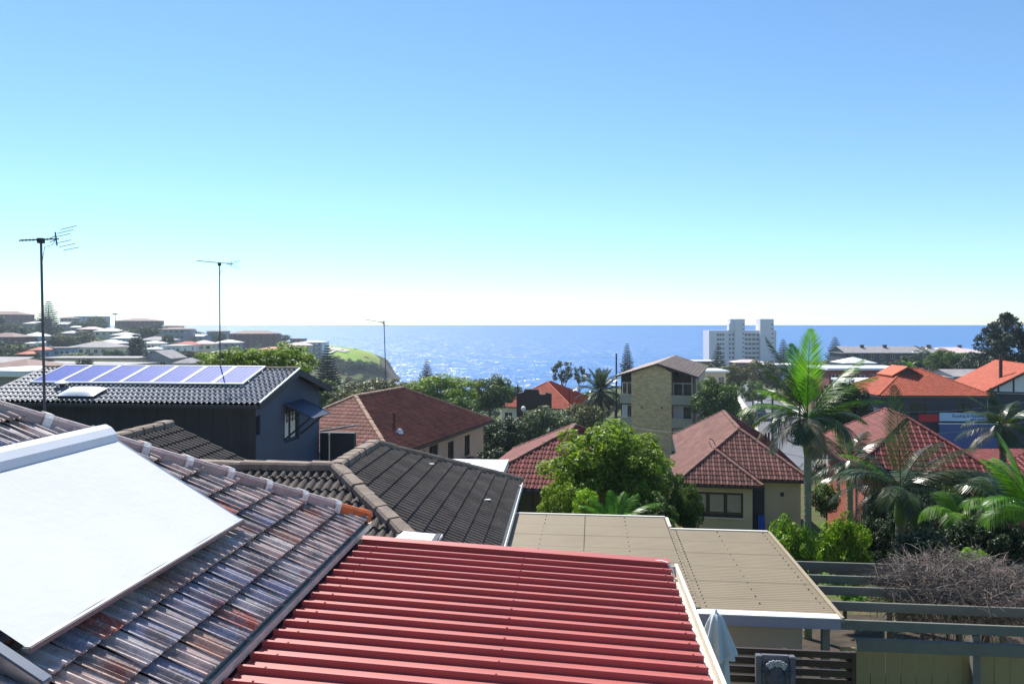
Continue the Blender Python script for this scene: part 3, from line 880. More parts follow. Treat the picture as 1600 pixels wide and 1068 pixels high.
MB().add([(-3.05,-5.2,redz(-3.05)-.012),(-3.05,.02,redz(-3.05)-.012),(-3.34,.02,redz(-3.05)-.02),(-3.34,-5.2,redz(-3.05)-.02)], [(0,1,2,3)]).add([(-3.34,-5.2,redz(-3.05)-.02),(-3.34,.02,redz(-3.05)-.02),(-3.36,.02,redz(-3.05)-.35),(-3.36,-5.2,redz(-3.05)-.35)], [(0,1,2,3)]).build("apron_flashing", MATS["red_apron"], RR)
g2 = MB()
g2.box(-.045,-.035,-5.2,.03,redz(0)-.10,redz(0)-.008).box(-.035,.022,-5.2,.03,redz(0)-.10,redz(0)-.09).box(.022,.032,-5.2,.03,redz(0)-.10,redz(0)+.012).box(-.035,.022,.018,.03,redz(0)-.09,redz(0)+.0)
g2.box(.014,.044,-5.2,.035,redz(0)+.012,redz(0)+.022)
g2.build("gutter", MATS["cream_gutter"], RR)
MB().box(-3.2,-.05,-5.2,-.15,0,redz(0)-.15).build("wall", MATS["cream_render"], RR)
mb = MB(); pts = [V(-.20,-.03,redz(0)+.06), V(-.12,-.035,redz(0)+.065), V(-.06,-.06,redz(0)+.055), V(-.02,-.10,redz(0)+.0), V(-.01,-.15,redz(0)-.06)]
tag(mb.tube([RR.matrix_basis @ p for p in pts], .012, 8).build("overflow_hose", MATS["white_paint"]), "short white hose draining into the red roof's gutter", "hose")

# white skylight sheet between the glazed roof and the dark tiled roof
WS = thing("white_roof_panel", "small white roof panel wedged beside the end of the old gutter", "roof", (-1.52, 8.3, G0), 4.1)
wz = -2.42 - G0
MB().prism([(.12,-.15,wz),(.62,-.15,wz-.03),(.68,.62,wz-.03),(.22,.62,wz)], (0,0,.03)).build("sheet", MATS["white_metal"], WS)
MB().box(.60,.66,-.15,.62,wz-.5,wz+.012).box(.14,.6,.55,.62,wz-.5,wz-.004).build("frame", MATS["charcoal_trim"], WS)

# ------------------------------------------------------------------ dark concrete tile house in the middle
d2 = 16.4; t_ = 2.90; TB = .4576
Bx, By, Bz = (-.179*d2, d2, -.1567*d2)            # far end of the ridge
B = thing("dark_tile_house", "house with dark brown concrete tile roof and grey ridge caps beside the tan patio roof", "house", (Bx, By, G0-.6), 4.1)
zB = Bz - (G0-.6)
rl = 2.76                                           # ridge length
zeB = zB - TB*t_
far, near = V(0,0,zB), V(0,-rl,zB)
eF, eN = V(t_, t_, zeB), V(t_, -rl-t_, zeB)
lF, lN = V(-6.5, t_, zeB), V(-6.5, -rl-t_, zeB)
ridgeL = V(-6.5, -rl, zB)
planeB = [eN, eF, far, near]
planeBn = [V(-6.5,-rl-t_,zeB), eN, near, V(-6.5,-rl,zB)]
planeBf = [eF, V(-t_,t_,zeB), far]
planeBl = [V(-t_,t_,zeB), V(-t_,-rl,zeB), near, far]
MB().add([p-V(0,0,.015) for p in planeB], [(0,1,2,3)]).add([p-V(0,0,.015) for p in planeBn], [(0,1,2,3)]).add([p-V(0,0,.015) for p in planeBf], [(0,1,2)]).add([p-V(0,0,.015) for p in planeBl], [(0,1,2,3)]).add([V(-6.5,-rl,zB-.015), V(-t_*.5,-rl,zB-.015), V(-t_*.5,-rl+t_,zeB), V(-6.5,-rl+t_,zeB)], [(0,1,2,3)]).build("roof_deck", MATS["dark_brick"], B)
tile_plane(B, planeB, (0,1,0), "roman", .30, .32, .032, MATS["concrete_tile"], MATS["concrete_tile_field"], limit=270, lift=0, seed=11)
tile_plane(B, planeBn, (1,0,0), "roman", .30, .32, .032, MATS["concrete_tile"], MATS["concrete_tile_field"], limit=70, lift=0, seed=12, keep=lambda u, v: u > 3.2)
tile_plane(B, planeBf, (1,0,0), "roman", .30, .32, .032, MATS["concrete_tile_field"], limit=0, lift=0, seed=13)
caps(B, eN, near, .38, .27, MATS["concrete_cap"], raise_=.06)
caps(B, eF, far, .42, .27, MATS["concrete_cap"], raise_=.06)
caps(B, near, far, .42, .27, MATS["concrete_cap"], raise_=.06)
caps(B, V(-4.2,-rl,zB), near, .42, .27, MATS["concrete_cap"], raise_=.06)
MB().box(t_+.0,t_+.012,-rl-t_,t_+.05,zeB-.11,zeB+.0).box(t_+.012,t_+.10,-rl-t_,t_+.05,zeB-.11,zeB-.10).box(t_+.10,t_+.115,-rl-t_,t_+.05,zeB-.11,zeB+.015).build("gutter", MATS["white_paint"], B)
MB().box(-6.2,t_-.45,-rl-t_+.45,t_-.45,0,zeB-.02).build("wall", MATS["cream_render"], B)
for (u_, v_) in ((1.15,.35),(2.45,-.35)):
    MB().box(u_-.07,u_+.07,v_-.03,v_+.03,zB-TB*u_+.075,zB-TB*u_+.085).build("bird_dropping_patch", MATS["white_paint"], B)
# wing further left, same tiles, gable end away from the camera
x2, y2, z2 = -7.45, 16.7, -2.2
W2 = thing("tiled_wing", "lower dark tiled gable roof in front of the charcoal boarded wall", "roof", (x2, y2, G0-.6), 4.1)
zz = z2-(G0-.6)
pw = [V(2.6,-4.0,zz-TB*2.6), V(2.6,0,zz-TB*2.6), V(0,0,zz), V(0,-4.0,zz)]
pw2 = [V(-2.6,0,zz-TB*2.6), V(-2.6,-4.0,zz-TB*2.6), V(0,-4.0,zz), V(0,0,zz)]
MB().add([p-V(0,0,.015) for p in pw], [(0,1,2,3)]).add([p-V(0,0,.015) for p in pw2], [(0,1,2,3)]).build("roof_deck", MATS["dark_brick"], W2)
tile_plane(W2, pw, (0,1,0), "roman", .30, .32, .032, MATS["concrete_tile"], MATS["concrete_tile_field"], limit=110, lift=0, seed=14)
tile_plane(W2, pw2, (0,1,0), "roman", .30, .32, .032, MATS["concrete_tile_field"], limit=0, lift=0, seed=15)
caps(W2, V(0,-4,zz), V(0,0,zz), .42, .27, MATS["concrete_cap"], raise_=.06)
MB().prism([(0,.0,zz+.035),(2.62,.0,zz-TB*2.6+.03),(2.62,.0,zz-TB*2.6-.14),(0,.0,zz-.14)], (0,.025,0)).build("barge_board", MATS["old_gutter"], W2)
MB().box(-2.3,2.3,-4.0,-.12,0,zz-TB*2.6-.03).build("wall", MATS["cream_render"], W2)

# white flat sheet roof behind the dark roof's hip
p0 = P(690,726,23.5)
WF = thing("white_sheet_roof", "long white sheet roof behind the hip of the dark tiled roof", "roof", (p0.x, p0.y, G0-1.6), 4.1)
zf = -4.15-(G0-1.6)
MB().box(-2.6,2.0,-1.9,0.0,zf,zf+.05).build("sheet", MATS["white_metal"], WF)
MB().box(-2.6,2.02,-1.95,-1.9,zf-.12,zf+.06).box(2.0,2.06,-1.95,.0,zf-.12,zf+.06).build("fascia", MATS["white_paint"], WF)
for x in (-2.4,1.85): MB().box(x,x+.1,-1.8,-1.7,0,zf).build("post", MATS["white_paint"], WF)

# ------------------------------------------------------------------ tan corrugated patio roof
TZ = -4.1
TN = thing("tan_patio_roof", "tan corrugated patio roof in two levels with rows of screws", "roof", (5.05, 15.14, G0), 6.0)
tz = TZ - G0
def corr(parent, x0, x1, y0, y1, z, name="roof_sheet", pit=.0762, amp=.011):
    # sheets lie side by side in depth, corrugations run across
    y = y1
    k = 0
    while y > y0 + .02:
        yb = max(y0, y-.762)
        n = int(round((y-yb)/pit*6)); vs = []; fs = []
        zo = z + (.0012 if k % 2 else 0)
        for x in (x0, (x0+x1)/2, x1):
            for i in range(n+1):
                yy = y-(y-yb)*i/n
                vs.append((x, yy, zo + amp*math.cos((y1-yy)/pit*2*math.pi)))
        for j in range(2):
            for i in range(n): fs.append((j*(n+1)+i, j*(n+1)+i+1, (j+1)*(n+1)+i+1, (j+1)*(n+1)+i))
        MB().add(vs, fs).build(name, MATS["tan_sheet"], parent, smooth=True)
        y = yb; k += 1
corr(TN, -1.93, -.02, -4.30, 0, tz)
corr(TN, -5.28, -1.90, -4.30, .78, tz+.04)
scr = MB()
for x in (-5.22,-4.42,-3.6,-2.78,-1.95):
    step = .152 if x in (-5.22,-1.95,-3.6) else .3
    for y in np.arange(.70, -4.2, -step): scr.lathe([(.013,0),(.013,.006),(.006,.012)], 6, (x, y, tz+.048))
for x, step in ((-1.80,.152),(-1.0,.30),(-.12,.2)):
    for y in np.arange(-.08, -4.2, -step): scr.lathe([(.013,0),(.013,.006),(.006,.012)], 6, (x, y, tz+.008))
scr.build("screws", MATS["black_steel"], TN, kind="stuff")
MB().box(-1.93,.0,-4.46,-4.31,tz-.15,tz-.004).build("gutter", MATS["lavender_gutter"], TN)
MB().box(-1.95,.02,-4.475,-4.30,tz-.003,tz+.012).build("gutter_lip", MATS["white_metal"], TN)
MB().box(-5.3,-1.93,.80,.86,tz-.06,tz+.07).build("barge_flashing", MATS["cream_gutter"], TN)
MB().box(-1.93,.0,.01,.07,tz-.1,tz+.03).build("barge_flashing", MATS["cream_gutter"], TN)
MB().box(-.01,.05,-4.46,.06,tz-.05,tz+.022).build("barge_flashing", MATS["tan_sheet"], TN)
MB().box(-1.925,-1.87,.08,.8,tz-.05,tz+.06).build("barge_flashing", MATS["cream_gutter"], TN)
for x, y in ((-5.1,.6),(-2.0,.6),(-.15,-.2),(-.15,-4.25)): MB().box(x-.05,x+.05,y-.05,y+.05,0,tz-.01).build("post", MATS["grey_timber"], TN)
MB().box(-5.2,-.05,-4.28,-4.2,tz-.22,tz-.155).build("beam", MATS["grey_timber"], TN)
MB().box(-1.9,-.45,-4.19,-4.13,tz-1.9,tz-.17).build("back_wall", MATS["beige_panel"], TN)

# ------------------------------------------------------------------ pergola rafters on the right
PG = thing("garden_pergola", "grey painted timber pergola carrying the dry bush beside the tan roof", "pergola", (5.05, 15.14, G0), 6.0)
pz = -4.22 - G0
ry = [-1.34,-2.08,-2.64,-3.34,-4.09]
for i, y in enumerate(ry):
    MB().box(.06, 7.5 if i != 0 else 7.0, y-.022, y+.022, pz-.16, pz-.02).build("rafter", MATS["grey_timber"], PG, bevel=.004)
MB().box(.3,7.6,-4.20,-4.13,pz-.42,pz-.25).build("beam", MATS["grey_timber"], PG, bevel=.004)
MB().box(.5,7.6,-1.0,-.93,pz-.34,pz-.165).build("beam", MATS["grey_timber"], PG, bevel=.004)
for x in (1.95, 5.2):
    MB().box(x-.05,x+.05,-4.12,-4.02,0,pz-.17).build("post", MATS["grey_timber"], PG)
    MB().box(x-.05,x+.05,-.92,-.82,0,pz-.165).build("post", MATS["grey_timber"], PG)

# olive boundary fence of upright boards behind the pergola beam
FN = thing("board_fence", "olive board fence in shade under the pergola beam", "fence", (5.05, 15.14, G0), 6.0)
fme = MB().box(0,.205,0,.025,.05,2.20).mesh("board", MATS["olive_fence"])
for i in range(32):
    o = obj("board", fme, FN, (.15+i*.212, -3.95 + .004*(i % 2), 0))
MB().box(.1,7.0,-3.92,-3.88,.3,.4).box(.1,7.0,-3.92,-3.88,1.7,1.8).build("rail", MATS["olive_fence"], FN)

# dark slatted screen with carved face panel
SC = thing("slatted_screen", "dark timber slatted screen with sunlit upper edges below the patio roof", "screen", (2.66, 9.95, G0), 6.0)
top = -4.16 - G0
for i in range(9):
    MB().box(.0,1.66,-.03,.012,top-.118*i-.082,top-.118*i).build("slat", MATS["dark_slat"], SC, bevel=.003)
for x in (.03,.85,1.63): MB().box(x-.03,x+.03,.014,.06,0,top-.01).build("post", MATS["dark_slat"], SC)
MB().box(1.662,1.72,-.03,.03,0,top+.004).build("post", MATS["dark_slat"], SC)

FC = thing("carved_face_plaque", "dark cast stone plaque with a face crowned by pale curls, before the slatted screen", "sculpture", (3.30, 9.62, G0), 6.0)
fz = -4.14 - G0
MB().box(-.24,-.17,-.03,.06,fz-.75,fz).box(.17,.24,-.03,.06,fz-.75,fz).box(-.17,.17,0,.06,fz-.75,fz).build("panel", MATS["stone_plinth"], FC, bevel=.008)
MB().box(-.2,.2,-.02,.08,0,fz-.75).build("plinth", MATS["stone_plinth"], FC)
# face relief: one continuous surface
vs = []; fs = []; nu, nv = 28, 34
def facez(a, b):
    e = max(0, 1-(a/.125)**2-((b)/.19)**2); h = .075*math.sqrt(e)
    def g(x, y, sx, sy, k): return k*math.exp(-((a-x)/sx)**2-((b-y)/sy)**2)
    h += g(0,-.005,.016,.05,.032) + g(0,-.035,.026,.018,.016)
    h -= g(-.045,.03,.025,.015,.018) + g(.045,.03,.025,.015,.018)
    h += g(-.045,.028,.012,.008,.010) + g(.045,.028,.012,.008,.010)
    h += g(-.045,.06,.035,.012,.010) + g(.045,.06,.035,.012,.010)
    h += g(0,-.085,.035,.010,.012) - g(0,-.095,.032,.005,.012) + g(0,-.108,.028,.010,.010) + g(0,-.15,.035,.025,.018)
    h += g(-.06,-.05,.03,.03,.008) + g(.06,-.05,.03,.03,.008)
    return h
for j in range(nv+1):
    for i in range(nu+1):
        a = -.13+.26*i/nu; b = -.2+.4*j/nv
        vs.append((a, -.004-facez(a, b), fz-.26+b))
for j in range(nv):
    for i in range(nu):
        k = j*(nu+1)+i; fs.append((k, k+1, k+nu+2, k+nu+1))
MB().add(vs, fs).build("face", MATS["cast_stone"], FC, smooth=True)
rn = random.Random(8)
for i in range(26):
    a = math.pi*(i % 13)/12; rr = .115+.03*(i//13)
    c = V(math.cos(a)*rr*1.05, -.05-rn.uniform(0,.03), fz-.21+math.sin(a)*rr*1.1)
    pts = [c + V(math.cos(q)*.022*(1-q/9), -.006*q*.5, math.sin(q)*.022*(1-q/9)) for q in np.linspace(0, 7.5, 10)]
    MB().tube(pts, [.010]*8+[.008,.005], 6).build("curl", MATS["cast_stone_pale"] if i % 13 in range(3,10) else MATS["cast_stone"], FC, smooth=True)

# folded patio umbrella
UM = thing("patio_umbrella", "closed pale blue-grey patio umbrella beside the red roof's gutter", "umbrella", (2.125, 8.0, G0))
uz = -3.03 - G0
def folds(z, r, k=8, amp=.22, tw=0):
    r = r*1.2
    return [(r*(1+amp*math.cos(k*a+tw))*math.cos(a), r*(1+amp*math.cos(k*a+tw))*math.sin(a), z) for a in np.linspace(0, 2*math.pi, 64, endpoint=False)]
def skirt(name, rows, parent):
    vs = []; fs = []
    for z, r_, tw, am in rows: vs += folds(z, r_, 8, am, tw)
    for i in range(len(rows)-1):
        for k in range(64): fs.append((i*64+k, i*64+(k+1)%64, (i+1)*64+(k+1)%64, (i+1)*64+k))
    return MB().add(vs, fs).build(name, MATS["umbrella_cloth"], parent, smooth=True)
skirt("canopy", [(uz-.01,.02,0,.02),(uz-.10,.05,.1,.12),(uz-.4,.085,.3,.28),(uz-.8,.10,.5,.3),(uz-1.15,.075,.7,.2),(uz-1.3,.085,.8,.28),(uz-1.75,.12,1.0,.3),(uz-1.9,.125,1.1,.3)], UM)
skirt("vent_cap", [(uz+.035,.012,0,.02),(uz+.015,.045,.1,.05),(uz-.06,.07,.2,.12),(uz-.2,.105,.35,.2),(uz-.36,.145,.5,.26),(uz-.40,.15,.5,.26)], UM)
MB().tube([(0,0,.06),(0,0,uz)], .02, 10).build("pole", MATS["white_metal"], UM)
MB().lathe([(.25,0),(.25,.05),(.05,.08),(.04,.2)], 20).build("base", MATS["charcoal_trim"], UM)
MB().lathe([(.012,uz+.03),(.018,uz+.045),(.006,uz+.07)], 10).build("finial", MATS["white_metal"], UM)

# ------------------------------------------------------------------ charcoal house with solar panels
LGZ = -9.2
L = thing("charcoal_house", "charcoal boarded house with grey tiled gable roof and slate blue gable wall", "house", (-6.75, 20.5, LGZ), 6.0)
le = -2.135 - LGZ; T15 = math.tan(R(15)); lr = le + 2.8*T15; LX = -8.2
pl = [V(LX,0,le), V(0,0,le), V(0,2.8,lr), V(LX,2.8,lr)]
pl2 = [V(0,5.6,le), V(LX,5.6,le), V(LX,2.8,lr), V(0,2.8,lr)]
MB().add([p-V(0,0,.012) for p in pl], [(0,1,2,3)]).add([p-V(0,0,.012) for p in pl2], [(0,1,2,3)]).build("roof_deck", MATS["charcoal_trim"], L)
PX0, PW = -7.55, .935
hid = lambda u, v: not (PX0+.3 < u+LX < -1.3 and 1.45 < v*math.cos(R(15)) < 2.6)
tile_plane(L, pl, (1,0,0), "roman", .30, .30, .042, MATS["grey_tile"], MATS["grey_tile_field"], limit=290, lift=0, seed=21, keep=hid)
tile_plane(L, pl2, (1,0,0), "roman", .30, .30, .030, MATS["grey_tile_field"], limit=0, lift=0, seed=22)
caps(L, V(LX,2.8,lr), V(0,2.8,lr+.001), .42, .22, MATS["concrete_cap"], raise_=.05)
for s_, x_ in ((0, .012), (1, LX-.03)):
    MB().prism([(x_,-.02,le+.075),(x_,2.8,lr+.085),(x_,2.8,lr+.045),(x_,-.02,le+.035)], (.03,0,0)).build("verge_trim", MATS["white_metal"] if s_ == 0 else MATS["old_gutter"], L)
MB().prism([(.012,-.02,le+.03),(.012,2.8,lr+.04),(.012,5.64,le+.03),(.012,5.64,le-.17),(.012,2.8,lr-.16),(.012,-.02,le-.17)], (.028,0,0)).build("barge_board", MATS["charcoal_trim"], L)
MB().box(LX,0.0,-.10,-.01,le-.10,le-.01).build("gutter", MATS["charcoal_trim"], L)
MB().box(LX,0.05,5.61,5.74,le-.12,le-.01).build("gutter", MATS["charcoal_trim"], L)
# front wall clad in upright boards
bme = MB().box(0,.196,0,.03,0,le-.05).mesh("cladding_board", MATS["charcoal_board"])
nb = int((-LX-.3)/.2)
for i in range(nb):
    obj("cladding_board", bme, L, (LX+.2+i*.2, .22+(.006 if i % 2 else 0), 0))
MB().box(LX+.2,-.35,.26,.3,0,le-.04).build("wall", MATS["charcoal_trim"], L)
# gable wall with two openings
zw = lambda z: z - LGZ
gw = MB(); ops = [(.10,.50,zw(-3.02),zw(-2.50)), (2.2,3.35,zw(-3.55),zw(-2.62))]
wall_panel(gw, (-.30,.25,0), (0,1,0), 5.1, 0, le-.02, ops, .2)
gw.add([(-.30,.25,le-.02),(-.30,5.35,le-.02),(-.30,2.8,lr-.09)], [(0,1,2)])
gw.build("gable_wall", MATS["slate_wall"], L)
MB().box(LX+.2,-.52,5.2,5.34,0,le-.05).build("wall", MATS["charcoal_trim"], L)
window(L, (-.30,.25,0), (0,1,0), ops[0], MATS["charcoal_trim"], MATS["curtain"], bars=0, rails=1, fw=.05)
window(L, (-.30,.25,0), (0,1,0), ops[1], MATS["charcoal_trim"], MATS["curtain"], bars=1, rails=0, fw=.07)
# folding awning over the bigger window: frame, panel, brackets, pierced cheek
aw0 = zw(-2.38)
hood = MB().prism([(-.27,2.3,aw0),(-.27,3.75,aw0),(.62,3.75,aw0-.42),(.62,2.3,aw0-.42)], (0,0,.035)).build("window_hood", MATS["navy_awning"], L)
MB().bar(V(-.27,2.3,aw0+.04),V(.62,2.3,aw0-.38),.05,.03).bar(V(.62,2.3,aw0-.39),V(.62,3.75,aw0-.39),.05,.03).bar(V(-.27,3.75,aw0+.04),V(.62,3.75,aw0-.38),.05,.03).build("hood_edge", MATS["slate_wall"], hood)
for y in (2.36, 3.68): MB().bar(V(-.28,y,aw0-1.05),V(.5,y,aw0-.40),.05,.05).build("bracket", MATS["charcoal_trim"], hood)
mbg = MB()
for i in range(5): mbg.bar(V(-.24,2.46+.22*i,aw0-.55),V(-.24,2.46+.22*i,aw0-.05),.03,.02,(1,0,0))
for i in range(3): mbg.bar(V(-.232,2.4,aw0-.15-.17*i),V(-.232,3.5,aw0-.15-.17*i),.03,.02,(1,0,0))
mbg.build("lattice", MATS["charcoal_trim"], hood)
MB().box(-.28,.9,5.36,5.6,0,le-1.5).build("rear_screen", MATS["charcoal_trim"], L)
MB().bar(V(-.25,5.4,le-1.45),V(.95,5.5,le-1.25),.06,.06).build("screen_rail", MATS["aluminium"], L)
MB().tube([(.1,5.2,0),(.1,5.2,le-1.5)], .04, 8).build("downpipe", MATS["aluminium"], L)
MB().prism([(-.28,3.9,zw(-4.62)),(-.28,5.3,zw(-4.62)),(.5,5.3,zw(-4.8)),(.5,3.9,zw(-4.8))], (0,0,.04)).build("window_hood", MATS["blue_render"], L)
# solar panels: each a thing of its own on the roof
pme_f = MB(); ph = 1.60
for a, b in ((V(0,0,0),V(PW-.02,0,0)), (V(0,ph,0),V(PW-.02,ph,0))): pme_f.bar(a+V(0,.02 if a.y == 0 else -.02,0), b+V(0,.02 if a.y == 0 else -.02,0), .04, .04)
for x in (.02, PW-.04): pme_f.bar(V(x,.04,0), V(x,ph-.04,0), .04, .04)
pmf = pme_f.mesh("frame", MATS["white_metal"])
pmc = MB().box(.03,PW-.05,.03,ph-.03,-.012,.006).mesh("cells", MATS["solar_cell"])
pmr = MB().box(-.05,PW+.02,.30,.34,-.075,-.022).box(-.05,PW+.02,1.24,1.28,-.075,-.022).mesh("mounting_rail", MATS["aluminium"])
slope = Matrix.Rotation(R(15), 4, 'X')
for i in range(7):
    t = thing("solar_panel", "blue solar panel in a white frame, one of the row along the grey tiled ridge", "solar panel", group="solar panels along the charcoal house's ridge")
    t.matrix_world = L.matrix_basis @ Matrix.Translation(V(PX0+i*PW, 1.2, le+1.2*T15+.13)) @ slope
    obj("frame", pmf, t); obj("cells", pmc, t); obj("mounting_rail", pmr, t)
# roof skylight dome and vent cap
SK = thing("roof_skylight", "white domed skylight low on the grey tiled roof below the solar panels", "skylight")
SK.matrix_world = L.matrix_basis @ Matrix.Translation(V(-5.85, .12, le+.12*T15+.05)) @ slope
MB().box(0,1.05,0,.62,-.04,.10).build("kerb", MATS["charcoal_trim"], SK)
vs = []; fs = []
for j in range(9):
    for i in range(13):
        a, b = i/12, j/8; vs.append((-.03+1.11*a, -.03+.68*b, .105+.10*(1-(2*a-1)**4)*(1-(2*b-1)**4)))
for j in range(8):
    for i in range(12): k = j*13+i; fs.append((k,k+1,k+14,k+13))
MB().add(vs, fs).build("dome", MATS["white_metal"], SK, smooth=True)
VC = thing("roof_vent", "small white roof vent cap just below the solar panels", "vent")
VC.matrix_world = L.matrix_basis @ Matrix.Translation(V(-6.35, .95, le+.95*T15))
MB().lathe([(.05,0),(.05,.2)], 10).build("pipe", MATS["charcoal_trim"], VC)
MB().lathe([(.19,.19),(.18,.21),(.08,.27),(.01,.29)], 14).build("cap", MATS["white_metal"], VC)

# ------------------------------------------------------------------ television antennas
def yagi(name, label, base, top, boom0, boom1, el_at, mast_r=.02, elements=12, dipole_far=True, guy=None, tall=.16):
    """mast from base to top, boom with cross elements and a corner reflector at the end boom1"""
    t = thing(name, label, "antenna", base)
    b = Vector(base)
    MB().tube([V(0,0,0), Vector(top)-b], [mast_r, mast_r*.8], 10).build("mast", MATS["mast_steel"], t)
    a0, a1 = Vector(boom0)-b, Vector(boom1)-b
    MB().tube([a0, a1], mast_r*.55, 8).build("boom", MATS["mast_steel"], t)
    d = (a1-a0).normalized(); side = d.cross(V(0,0,1)).normalized(); up = side.cross(d)
    for i in range(elements):
        p = a0.lerp(a1, .04+.70*i/(elements-1))
        MB().tube([p-side*el_at, p+side*el_at], mast_r*.22, 5).build("element", MATS["mast_steel"], t)
    p = a0.lerp(a1, .84)
    MB().tube([p-side*el_at*1.3+up*.03, p+side*el_at*1.3+up*.03, p+side*el_at*1.3-up*.03, p-side*el_at*1.3-up*.03], mast_r*.3, 5).build("dipole", MATS["mast_steel"], t)
    q = a0.lerp(a1, .93)
    MB().tube([q-up*tall*.55, q+up*tall*.55], mast_r*.5, 6).build("reflector_post", MATS["mast_steel"], t)
    for s in (-1, 1):
        for k in range(3):
            c = q + up*(s*tall*(.25+.3*k)) + d*(.05+.05*k)
            MB().tube([c-side*el_at*1.5-d*.02, c+side*el_at*1.5+d*.10], mast_r*.25, 5).build("reflector_rod", MATS["mast_steel"], t)
    c0 = Vector(top)-b; pts = [q, q-up*.09+(c0-q)*.3, c0-V(0,0,.12)+d*.05, c0-V(-.02,0,.35)]
    MB().tube(pts, mast_r*.2, 5).build("cable", MATS["black_steel"], t)
    MB().box(c0.x-.04, c0.x+.04, c0.y-.04, c0.y+.04, c0.z-.06, c0.z+.02).build("clamp", MATS["black_steel"], t)
    return t
yagi("tv_antenna", "tall purple-grey television antenna mast crossing the left solar panels", tuple(P(71,700,12.0)), tuple(P(64,374,12.0)), tuple(P(30,375.5,12.0)), tuple(P(92,373,12.35)), .20, .022, 9, tall=.20)
base = L.matrix_basis @ V(-2.53, 2.85, lr)
tpx = P(341,412,base.y)
yagi("tv_antenna", "slim television antenna mast on the charcoal house's ridge casting a shadow on the panels", tuple(base), (base.x-.02, base.y, tpx.z), tuple(P(307,407,base.y-.35)), tuple(P(365,412.5,base.y+.25)), .15, .02, 12, tall=.14)
# ------------------------------------------------------------------ middle-distance houses
def zwin(base): return lambda z: z - base
# brown hipped roof with the thin antenna
KB = -12.4; kz = zwin(KB)
def yw(a, b, z0, z1, base): return (a, b, z0-base, z1-base)
K = house("brown_roof_house", "two-storey pink rendered house with brown tiled hip roof and a thin antenna", "house", (-5.7,36.2,KB), 18, -8.74,0,0,14.5, kz(-6.2), 0,
      MATS["pink_render"], MATS["dark_brick"], 27.8, "hip", tiles=MATS["brown_tile"], capm=MATS["brown_cap"], gut=MATS["brown_frame"], over=.5, frame=MATS["brown_frame"], fascia=MATS["brown_frame"],
      side_wins=[yw(2.0,2.6,-7.9,-6.7,KB), yw(2.9,3.5,-7.9,-6.7,KB), yw(3.9,4.5,-7.9,-6.7,KB), yw(5.0,6.2,-8.8,-6.6,KB), yw(7.6,8.5,-8.2,-6.75,KB), yw(10.2,11.1,-8.0,-6.75,KB),
                 yw(7.6,8.5,-11.2,-9.75,KB), yw(2.9,3.9,-11.2,-9.75,KB)], cap_join=False, visible=(0,1))
MB().box(-.44,-.05,10.0,11.3,kz(-8.35),kz(-8.05)).build("window_box", MATS["far_red_brick"], K)
MB().tube([(-1.55,3.4,kz(-5.5)),(-1.55,3.4,kz(-4.55))], .07, 8).build("flue", MATS["brown_frame"], K)
MB().tube([(-1.2,2.6,kz(-5.6)),(-1.2,2.6,kz(-4.95))], .035, 8).build("vent_pipe", MATS["brown_frame"], K)
MB().lathe([(.2,kz(-5.6)),(.18,kz(-5.5)),(.08,kz(-5.35))], 10, (-1.1,3.1,0)).build("flashing", MATS["white_metal"], K)
kb = P(603.5,606,47.3)
yagi("tv_antenna", "slim silvery antenna mast bent at the top on the brown tiled roof", (kb.x,kb.y,kb.z-.1), tuple(P(600,503,47.3)), tuple(P(571,499,46.6)), tuple(P(601,504,47.4)), .18, .03, 9, tall=.2)

# cottage with the hipped front
HB = -12.2; hz = zwin(HB)
H = house("cottage", "grey rendered cottage with reddish brown tiled hip roof behind the tan patio roof", "house", (12.96,43.2,HB), 10, -3.4,3.0,-3.21,12, hz(-8.03), 0,
      MATS["grey_render"], MATS["dark_brick"], 34, "hip", tiles=MATS["cottage_tile"], capm=MATS["cottage_cap"], gut=MATS["brown_frame"], over=.4, fascia=MATS["cream_render"], cap_join=False, visible=(0,1,3))
hp, hl = hip_planes(-3.85,.35,-5.0,3.0, hz(-8.03), 34)
roof_solid(MB(), hp[:2]+hp[3:]).build("porch_roof", MATS["dark_brick"], H)
for i in (0,1,3): tile_plane(H, hp[i][0], hp[i][1], "simple", .3, .32, .03, MATS["cottage_tile"], seed=40+i)
for a, b in hl[:2] + [(hl[4][0], hl[4][0].lerp(hl[4][1], .75))]: caps(H, a, b, .42, .24, MATS["cottage_cap"])
eave_gutter(H, -3.85,.35,-5.0,-1.0, hz(-8.03), MATS["brown_frame"])
wmb = MB(); cop = [(.35,2.95,hz(-9.75),hz(-8.5))]
wall_panel(wmb, (-3.45,-4.6,0), (1,0,0), 3.4, 0, hz(-8.06), cop)
wall_panel(wmb, (-.05,-4.6,0), (0,1,0), 1.9, 0, hz(-8.06), [])
wall_panel(wmb, (-3.45,-2.7,0), (0,-1,0), 1.9, 0, hz(-8.06), [])
wmb.build("front_wall", MATS["grey_render"], H)
window(H, (-3.45,-4.6,0), (1,0,0), cop[0], MATS["brown_frame"], MATS["glass"], bars=2, rails=0, fw=.09, sill=MATS["cream_render"])
for x in (.45,1.32,2.18): MB().box(-3.45+x,-3.45+x+.68,-4.51,-4.50,hz(-9.5),hz(-8.62)).build("blind", MATS["blind"], H)
MB().box(.02,.78,-2.86,-2.80,hz(-10.9),hz(-8.35)).build("door", MATS["charcoal_trim"], H)
MB().box(.0,.9,-4.4,-2.85,0,hz(-10.9)).build("step", MATS["concrete"], H)
MB().bar(V(.9,-4.35,hz(-9.9)),V(2.4,-4.35,hz(-10.9)),.04,.04).bar(V(.9,-4.35,hz(-10.9)),V(.9,-4.35,hz(-9.9)),.04,.04).build("handrail", MATS["black_steel"], H)
